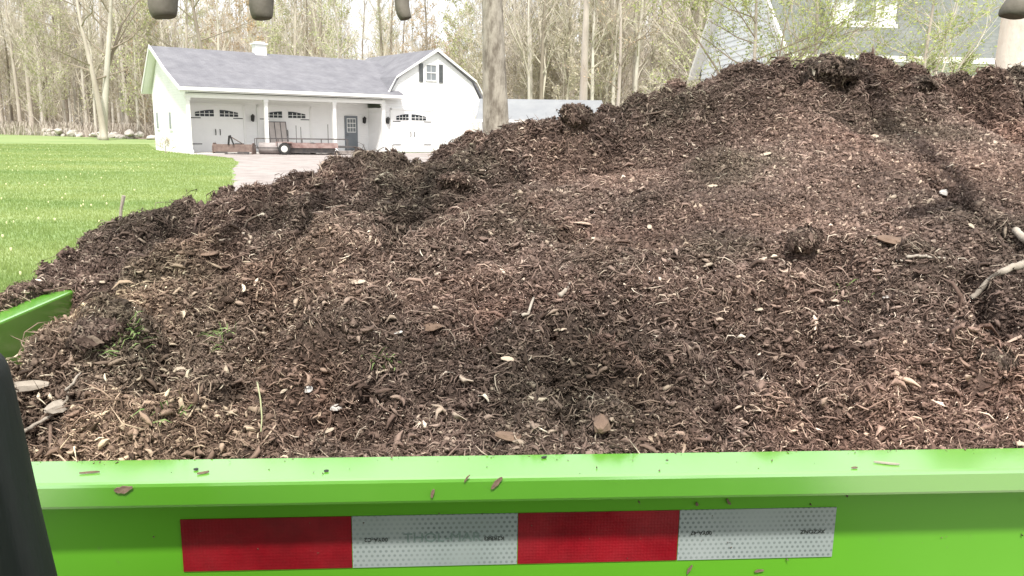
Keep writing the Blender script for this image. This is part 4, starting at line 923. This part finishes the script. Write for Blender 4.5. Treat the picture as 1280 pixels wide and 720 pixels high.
# ------------------------------------------------ things lying on the heap
def onheap(px, py, lift=0.):
    a, b = hit(px, py); z = float(hz(a, b)) + lift; P = C0 + tu * a + tn * b; P[2] = H + z; return Vector(P)
def stick(pxs, r0, label, m='stick_grey', name='stick', cat='stick', lift=.006, r1=None, sides=8, group=None, seed=0):
    rg = random.Random(seed); pts = [onheap(x, y, lift) for x, y in pxs]
    # refine, keep above the surface
    q = [];
    for i in range(len(pts) - 1):
        for k in range(4): q.append(pts[i].lerp(pts[i + 1], k / 4))
    q.append(pts[-1]); zs = [p.z for p in q]; q = [Vector((p.x, p.y, sum(zs[max(0, i - 3):i + 4]) / len(zs[max(0, i - 3):i + 4]) + rg.uniform(-.0007, .0007))) for i, p in enumerate(q)]
    r1 = r1 or r0 * .6; n = len(q); rr = [(r0 + (r1 - r0) * i / (n - 1)) * rg.uniform(.88, 1.12) for i in range(n)]
    f = MB(); f.tube(q, rr, sides); f.v = [(x, y, z) for x, y, z in f.v]
    c = q[0].copy(); o = f.build(name, M[m], None, True)
    me = o.data; me.transform(Matrix.Translation(-c)); o.location = c
    return tag(o, label, cat, group)
M['stem_green'] = mat('dry_stem', (.30, .33, .16), .7, c2=(.42, .42, .26), scale=30)
stick([(1212, 390), (1222, 376), (1236, 362), (1252, 350), (1270, 342), (1300, 335)], .0035, 'long curved pale grey stick at the right edge of the mulch', r1=.0055, lift=.012, seed=1)
stick([(1268, 296), (1274, 304), (1286, 318)], .0055, 'short stout pale stick above the long curved one at the right edge', lift=.012, r1=.006, seed=2)
stick([(1132, 330), (1145, 326), (1160, 327), (1180, 333)], .0028, 'thin arched twig lying in the middle of the flat right face', seed=3)
stick([(652, 410), (660, 398), (667, 384)], .0022, 'thin grey green twig standing in the center of the heap', lift=.008, seed=4)
stick([(699, 378), (706, 370), (712, 358)], .0035, 'short knobby pale twig just right of the center', seed=5)
stick([(322, 488), (326, 510), (328, 535), (327, 558)], .0009, 'long thin pale green stem hanging down the left front of the heap', m='stem_green', name='stem', cat='stem', lift=.01, seed=6)
stick([(62, 578), (66, 560), (68, 540)], .0022, 'reddish upright twig near the left end of the near rail', m='bark_chunk', lift=.012, seed=7)
stick([(30, 555), (48, 545), (70, 532), (86, 512), (88, 492)], .0024, 'curved pale twig at the left front corner of the heap', lift=.012, seed=8)
stick([(84, 508), (93, 490), (102, 474)], .0018, 'thin light stalk leaning above the left front corner', lift=.01, seed=9)
stick([(470, 478), (478, 472), (492, 466)], .0016, 'small straight straw in the lower middle left', m='wood_pale', seed=10)
stick([(1120, 585 - 250), (1128, 332)], .002, 'tiny split twig left of the arched twig', seed=12)
stick([(150, 272), (152, 258), (155, 244)], .0018, 'grey twig standing upright on the left skyline of the heap', m='stick_grey', seed=13)
# the upright one must really stand: rebuild along the vertical
o = bpy.data.objects[[o.name for o in bpy.data.objects if o.get('label', '').startswith('grey twig standing')][0]]
b0 = onheap(150, 274); me = bpy.data.meshes.new('stick'); f = MB(); f.tube([b0, b0 + Vector((.004, 0, .03)), b0 + Vector((.012, 0, .058))], [.0035, .003, .004], 7); f.v = [tuple(Vector(v) - b0) for v in f.v]
me.from_pydata(f.v, [], f.f); me.materials.append(M['stick_grey']); o.data = me; o.location = b0
def chunk(px, py, L, W, T, rot, label, m='wood_pale', name='wood_chunk', cat='wood piece', tilt=.25, seed=0, lift=.004, group=None):
    """a split, tapered, faceted piece of wood"""
    rg = random.Random(seed); f = MB(); n = 6; sides = 6; c0 = onheap(px, py, lift); vs = []
    for i in range(n + 1):
        t = i / n - .5; k = (1 - abs(2 * t) ** 3 * .65)
        for j in range(sides):
            a = j * math.tau / sides; vs.append((t * L + rg.uniform(-.03, .03) * L, math.cos(a) * W * .5 * k * rg.uniform(.85, 1.1), math.sin(a) * T * .5 * k * rg.uniform(.8, 1.15)))
    fs = [(i * sides + j, i * sides + (j + 1) % sides, (i + 1) * sides + (j + 1) % sides, (i + 1) * sides + j) for i in range(n) for j in range(sides)]
    fs += [tuple(range(sides))[::-1], tuple(n * sides + j for j in range(sides))]
    f.add(vs, fs); o = f.build(name, M[m]); o.location = c0; o.rotation_euler = (rg.uniform(-.2, .2) + .35, rg.uniform(-tilt, tilt), rot)
    return tag(o, label, cat, group)
chunk(536, 414, .030, .014, .009, .1, 'brown oblong bark piece in the middle of the heap', 'bark_chunk', seed=1)
chunk(637, 453, .022, .008, .004, .5, 'pale splintered chip below the center', seed=2)
chunk(498, 420, .010, .006, .003, 0, 'small oval white chip left of the brown bark piece', 'pale_stone', seed=3)
chunk(1181, 244, .022, .018, .010, .3, 'whitish stone chunk on the upper right face beside the furrow', 'pale_stone', name='stone', cat='stone', seed=4)
chunk(1213, 286, .018, .014, .006, 1, 'tan flat chip right of the whitish stone', seed=5)
chunk(1093, 174, .026, .018, .010, .8, 'light tan chunk below the loose crest on the right', seed=6)
chunk(1108, 376, .011, .006, .004, 0, 'bright white fleck on the flat right face', 'pale_stone', seed=7)
chunk(1188, 405, .011, .009, .006, 0, 'small round pale pebble near the curved stick tip', 'pale_stone', name='stone', cat='stone', seed=8)
chunk(260, 320, .040, .022, .006, -.5, 'flat grey brown bark plate on the left slope', 'bark_chunk', seed=9)
chunk(282, 303, .024, .006, .003, .9, 'slim cream splinter on the left slope', seed=10)
chunk(447, 356, .020, .010, .004, .1, 'cream chip on the middle left slope', seed=11)
chunk(231, 466, .026, .010, .005, .6, 'pale tan splinter in the lower left', seed=12)
chunk(30, 492, .060, .018, .012, .05, 'long pale weathered wood block at the far left', 'stick_grey', seed=13, lift=.008)
chunk(84, 560, .024, .012, .004, -.6, 'reddish tan shard near the left end of the rail', 'bark_chunk', seed=14)
chunk(75, 520, .030, .020, .014, .9, 'grey rounded wood lump at the left front', 'stick_grey', seed=15, lift=.008)
chunk(752, 542, .040, .018, .016, 1.4, 'rough upright wood stub behind the near rail', 'bark_chunk', seed=16, lift=.008)
chunk(640, 552, .034, .012, .008, .1, 'reddish brown bark strip just behind the near rail', 'bark_chunk', seed=17)
chunk(700, 478 - 60, .016, .005, .003, .2, 'tiny cream sliver near the center', seed=18)
chunk(948, 392, .014, .006, .003, .4, 'small pale sliver on the lower right face', seed=19)
chunk(880, 500, .012, .003, .003, 1.3, 'thin upright cream sliver on the lower right slope', seed=20)
chunk(385, 492, .010, .010, .005, 0, 'small white pebble in the lower left dark hollow', 'pale_stone', name='stone', cat='stone', seed=21)
chunk(422, 518, .016, .010, .005, 0, 'white flake at the bottom of the dark hollow', 'pale_stone', seed=22)
chunk(405, 545, .022, .007, .004, .2, 'long cream chip behind the rail left of center', seed=23)
chunk(356, 497, .014, .004, .003, 1.2, 'narrow white splinter standing in the lower left', seed=24)
chunk(1120, 305, .052, .030, .010, -.2, 'flat grey bark slab on the right face', 'bark_chunk', seed=25)
chunk(890, 236, .020, .010, .006, -.6, 'bright cream chip under the loose crest', seed=26)
chunk(812, 287, .018, .009, .004, 1.2, 'pale chip on the middle of the slope', seed=27)
chunk(955, 196, .030, .012, .006, -.7, 'pale chip pointing down on the loose crest', seed=28)
chunk(130, 358, .014, .010, .006, .8, 'pale chip near the green end wall corner', seed=29)
# rounded clods on the crest
def clod(px, py, r_, label, seed):
    me = rock_mesh(seed, 4); rs = np.random.RandomState(seed); n = len(me.vertices); co = np.empty(n * 3, np.float32); me.vertices.foreach_get('co', co); co = co.reshape(-1, 3)
    k = 1 + .55 * fbm(co[:, 0] * 1.5 + seed, co[:, 1] * 1.5 + co[:, 2] * 1.3, 4, seed) + .30 * np.abs(fbm(co[:, 0] * 4, co[:, 2] * 4 + co[:, 1] * 3, 3, seed + 3)) - .06; co *= k[:, None]; me.vertices.foreach_set('co', co.ravel())
    me.materials.clear()
    # clinging shreds
    V0 = co * r_ * np.array([1.3, 1, .75]); m_ = 5000; ii = rs.randint(0, n, m_); p = V0[ii] ; nm = p / np.linalg.norm(p, axis=1, keepdims=True)
    d = rs.randn(m_, 3); d -= nm * (d * nm).sum(1)[:, None] * .92; d /= np.linalg.norm(d, axis=1, keepdims=True); sd_ = np.cross(nm, d); ln = np.exp(rs.randn(m_) * .5) * .0052; wd = ln * rs.uniform(.08, .3, m_)
    Q0 = np.array([list(f.vertices) for f in me.polygons]); Q0 = np.concatenate([Q0, Q0[:, 2:3]], 1)
    c = p + nm * rs.rand(m_, 1) * .004
    VV = np.stack([c - d * ln[:, None] * .5, c + sd_ * wd[:, None], c + d * ln[:, None] * .5 + nm * (rs.rand(m_, 1) * .004), c - sd_ * wd[:, None] + nm * .001], 1).reshape(-1, 3)
    faces = [tuple(f.vertices) for f in me.polygons] + [tuple(len(V0) + 4 * i + j for j in range(4)) for i in range(m_)]
    nf = len(me.polygons); m2 = bpy.data.meshes.new('clod'); m2.from_pydata([tuple(v) for v in V0] + [tuple(v) for v in VV], [], faces); m2.update(); m2.polygons.foreach_set('material_index', [0] * nf + [1] * m_)
    at = m2.attributes.new('tone', 'FLOAT_COLOR', 'POINT'); at.data.foreach_set('color', np.full(len(m2.vertices) * 4, .75, np.float32))
    o = link('mulch_clod', m2, [M['mulch_base'], M['chips']]); o.location = onheap(px, py, r_ * .12); o.rotation_euler = (0, 0, seed); return tag(o, label, 'clod')
clod(1040, 94, .044, 'large dark mulch clod on the crest below the dormer', 3)
clod(1150, 115, .038, 'round grey brown clod on the crest right of the large one', 4)
clod(722, 146, .032, 'dark clod on the skyline in front of the shed roof', 5)
clod(572, 232, .030, 'rounded clod with rooty top on the upper middle slope', 6)
clod(1005, 302, .018, 'smooth small clod at the right end of the dark crease', 7)
clod(122, 424, .026, 'shaggy clod beside the green end wall', 8)
clod(320, 0 + 262, .018, 'small dark clod on the left shoulder of the heap', 9)
clod(1243, 456, .017, 'crumbly clod near the lower right corner of the heap', 10)
# grass tufts in the mulch
def tuft(px, py, r_, n, label, seed, h_=.03):
    rs = np.random.RandomState(seed); V = []; Q = []
    P = onheap(px, py)
    for i in range(n):
        a, b = hit(px + rs.randn() * r_, py + rs.randn() * r_ * .7); z = float(hz(a, b)) + .002; p = C0 + tu * a + tn * b; p[2] = H + z
        d = rs.randn(3) * .8; d[2] = abs(d[2]) * .6 + .25; d[1] -= .4; d /= np.linalg.norm(d); s_ = np.cross(d, rs.randn(3)); s_ /= np.linalg.norm(s_); s_ *= .0007; l_ = h_ * rs.uniform(.4, 1)
        m_ = p + d * l_ * .6; t = m_ + (d + np.array([0, -.3, -.6])) * l_ * .4; b0 = len(V); V += [p - s_, p + s_, m_ + s_, m_ - s_, t]; Q += [(b0, b0 + 1, b0 + 2, b0 + 3), (b0 + 3, b0 + 2, b0 + 4, b0 + 4)]
    me = bpy.data.meshes.new('grass_tuft'); me.from_pydata([tuple(np.array(v) - np.array(P)) for v in V], [], [tuple(dict.fromkeys(q)) for q in Q]); me.update(); o = link('grass_tuft', me, M['grass_tuft']); o.location = P; return tag(o, label, 'grass')
tuft(160, 428, 16, 60, 'grey green grass tuft near the green end wall', 1)
tuft(280, 425, 9, 30, 'green grass wisps on the lower left slope', 2)
tuft(480, 460, 8, 18, 'few green grass wisps in the lower middle', 3)
tuft(205, 525, 14, 20, 'sparse grass wisps in the lower left front', 4)
tuft(1060, 368, 14, 20, 'sparse green wisps on the flat right face', 5, .018)
# debris on the near rail
def railbit(px, py, L, W, rot, label, m='bark_chunk', face=False, name='bark_flake'):
    d = ray(px, py); b = d @ tn; a = d @ tu
    if face: n_ = .6485; P = C0 + (tu * a / b + tn) * n_; P[2] = H + d[2] / b * n_
    else: k = RZ / d[2]; P = C0 + d * k; P[2] = H + RZ + .0012
    f = MB(); rg = random.Random(int(px)); n = 6; top = []; bot = []
    for i in range(n + 1):
        t = i / n; w_ = W * (math.sin(math.pi * (.08 + .84 * t)) ** .8) * rg.uniform(.6, 1.1) * .5; y_ = math.sin(t * 3 + px) * L * .06; top.append((t * L - L / 2, y_ + w_)); bot.append((t * L - L / 2, y_ - w_))
    f.prism(bot + top[::-1], -.0006, .0006, 'z'); o = f.build(name, M[m]); o.location = Vector(P)
    o.rotation_euler = (R(90), rot if face else 0, TY) if face else (0, 0, rot)
    if face: o.rotation_mode = 'XYZ'; o.matrix_world = Matrix.Translation(Vector(P)) @ Matrix.Rotation(TY, 4, 'Z') @ Matrix.Rotation(R(90), 4, 'X') @ Matrix.Rotation(rot, 4, 'Z')
    return tag(o, label, 'bark flake')
railbit(621, 604, .014, .0045, R(42), 'long rust brown flake stuck on the rail edge near the center', face=True)
railbit(541, 617, .008, .004, R(80), 'small dark bark bit hanging at the lower rail edge', face=True)
railbit(584, 598, .008, .002, R(50), 'tiny dark splinter left of the long rust brown flake', face=True)
railbit(154, 611, .015, .007, R(10), 'tattered dark leaf bit on the left of the rail face', face=True)
railbit(112, 592, .016, .002, .1, 'thin dark sliver on the rail top at the left')
railbit(254, 592, .010, .003, .6, 'small brown flake on the rail top above the first red strip')
railbit(680, 573, .005, .003, .6, 'small dark speck on the rail top above the second red strip', 'mark')
railbit(408, 590, .004, .003, .1, 'dark speck on the rail top left of center', 'mark')
railbit(245, 588, .004, .003, .1, 'tiny round dark speck left on the rail top', 'mark')
railbit(1108, 580, .022, .003, -.1, 'faint pale scrape sliver on the rail top at the right', 'stick_grey')
railbit(1275, 556, .012, .010, -.1, 'pale chip resting on the rail at the right border', 'wood_pale')
f_ = railbit(1068, 586, .006, .002, .1, 'tiny brown speck on the rail top right of the strips')
for (x, y, l_, r_, lab) in [(911, 627, .007, 120, 'dark leaf bit stuck to the side panel above the last silver strip'), (871, 630, .004, 90, 'tiny dark speck on the side panel above the last silver strip'),
                            (862, 712, .010, 70, 'brown bark flake stuck on the side panel below the strips'), (949, 714, .009, 10, 'faint dark smudge bit on the side panel at the bottom')]:
    d = ray(x, y); b = d @ tn; n_ = .6885; o = railbit(x, y, l_, .003, R(r_), lab, 'bark_chunk', face=True); P = C0 + (tu * (d @ tu) / b + tn) * n_; P[2] = H + d[2] / b * n_
    mw = o.matrix_world.copy(); mw.translation = Vector(P); o.matrix_world = mw

rs = np.random.RandomState(4); V = []; Fs = []
for i in range(150):
    a = rs.uniform(-.45, .62); near = rs.rand() < .7; n_ = .7015 - abs(rs.randn()) * .006 if near else rs.uniform(.652, .70); r_ = rs.uniform(.0004, .0013) * (1 if near else .7)
    if i < 50: n_ = .6885 - rs.rand() * .0005; z_ = rs.uniform(-.41, -.33)
    else: z_ = RZ + .0006
    P = C0 + tu * a + tn * n_; P[2] = H + z_; b = len(V)
    for k in range(4): V.append(P + rs.randn(3) * r_)
    Fs += [(b, b + 1, b + 2), (b, b + 3, b + 1), (b, b + 2, b + 3), (b + 1, b + 3, b + 2)]
tag(link('mulch_specks', npmesh('mulch_specks', np.array(V), Fs), M['bark_chunk']), 'tiny dark mulch crumbs sprinkled on the green rail and panel', 'crumbs', kind='stuff')
# ================================================================== machine parts close to the viewer
GR = empty('skid_loader', 'dark loader around the viewer: black cab post at lower left, blunt raised grapple tines above', 'loader', (0, 0, H))
def tine(px, tip_y, wpx, seed, cut=0):
    c = atdist(px, tip_y, 1.1); x, z = c[0], c[2] - H; wd = wpx / 1005. * 1.1 * .5; rg = random.Random(seed)
    prof = [(0, .30, 0), (.003, .62, 0), (.008, .82, 0), (.016, .95, 0), (.03, 1.0, .004), (.10, 1.02, .03), (.3, 1.05, .15), (.7, 1.1, .55), (1.15 - z, 1.2, 1.15)]
    pts = [(x + (cut * (.03 - dz) if dz < .03 else 0), 1.1 + dy_, z + dz) for dz, k, dy_ in prof]; rr = [wd * k * rg.uniform(.97, 1.03) for dz, k, dy_ in prof]
    if px > 1000: pts = pts[:5] + [(x + .14, 1.12, z + .06), (x + .20, 1.25, z + .25), (x + .21, 1.65, z + .65), (x + .21, 2.25, 1.17)]  # unseen upper part bent right so its shadow runs along the furrow
    f = MB(); f.tube(pts, rr, 11, flat=.8); f.v = [(x_ + rg.uniform(-.0012, .0012), y_, max(z_, z + .0075 + cut * (x_ - x) * 1.2) + rg.uniform(-.0008, .0008)) for x_, y_, z_ in f.v]
    o = f.build('tine', M['tooth'], GR, True); m_ = o.modifiers.new('s', 'SUBSURF'); m_.levels = m_.render_levels = 1; return o
tine(203, 30, 43, 1, .15); tine(326, 32, 37, 2, .12); tine(501, 34, 22, 3, .3); tine(1268, 30, 44, 4, -.2)
f = MB(); f.tube([(-1.25, 2.27, 1.17), (1.6, 2.27, 1.17)], .05, 14); f.build('crossbar', M['tooth'], GR, True)
for x_ in (-1.22, 1.57): MB().tube([(x_, 2.27, 1.17), (x_, 1.2, 1.5), (x_ * .7, -.6, 1.3), (x_ * .6, -1.2, .3)], .06, 8).build('lift_arm', M['tooth'], GR)
MB().box(-.62, -1.25, .56, .62, .0, .62).build('unseen_cab_roof', M['rubber'], GR, bevel=.02)  # out of view, added to block sky light from above and behind
MB().box(-.62, -1.25, -.3, .62, -1.2, .56).build('unseen_rear_panel', M['rubber'], GR)  # out of view, added to block sky light from the rear
f = MB(); f.prism([(-1.3, -1.35), (.12, -1.35), (.30, -1.1), (.30, -.62), (.1, -.55), (-1.3, -.5)], -.62, .62, 'x'); f.build('body', M['rubber'], GR, bevel=.02)  # out of view, added to cut light bounced from the ground
for x_ in (-.80, .80):
    for y_ in (-1.1, -.15):
        w_ = MB(); w_.tube([(x_ - .13, y_, -1.24), (x_ - .11, y_, -1.24), (x_ + .11, y_, -1.24), (x_ + .13, y_, -1.24)], [.3, .36, .36, .3], 24); w_.build('wheel', M['tire'], GR, True)
# black cab post at the lower left
edge = [(-14, 440), (4, 470), (20, 540), (40, 630), (63, 722), (95, 850), (120, 960)]
f = MB(); sides = 20; pts = []; rr = []
vs = []; 
for i, (x, y) in enumerate(edge):
    Y = .46; P = atdist(x, y, Y); w_ = .010 + .013 * min(i, 4) / 4 + .010 * (i > 0); c = Vector((P[0] - w_, P[1], P[2]))
    for j in range(sides):
        a = math.tau * j / sides; ca, sa = math.cos(a), math.sin(a); k = 1 + (.05 if j % 3 == 0 else 0)
        vs.append((c.x + math.copysign(abs(ca) ** .7, ca) * w_ * (1 if ca > 0 else 3.2), c.y + math.copysign(abs(sa) ** .7, sa) * .02 * k, c.z))
n = len(edge); fs = [(i * sides + j, (i + 1) * sides + j, (i + 1) * sides + (j + 1) % sides, i * sides + (j + 1) % sides) for i in range(n - 1) for j in range(sides)] + [tuple(range(sides)), tuple((n - 1) * sides + j for j in range(sides))[::-1]]
f.add(vs, fs); f.v = [(x, y, z - H) for x, y, z in f.v]; o = f.build('cab_post', M['rubber'], GR, True); m_ = o.modifiers.new('s', 'SUBSURF'); m_.levels = m_.render_levels = 2
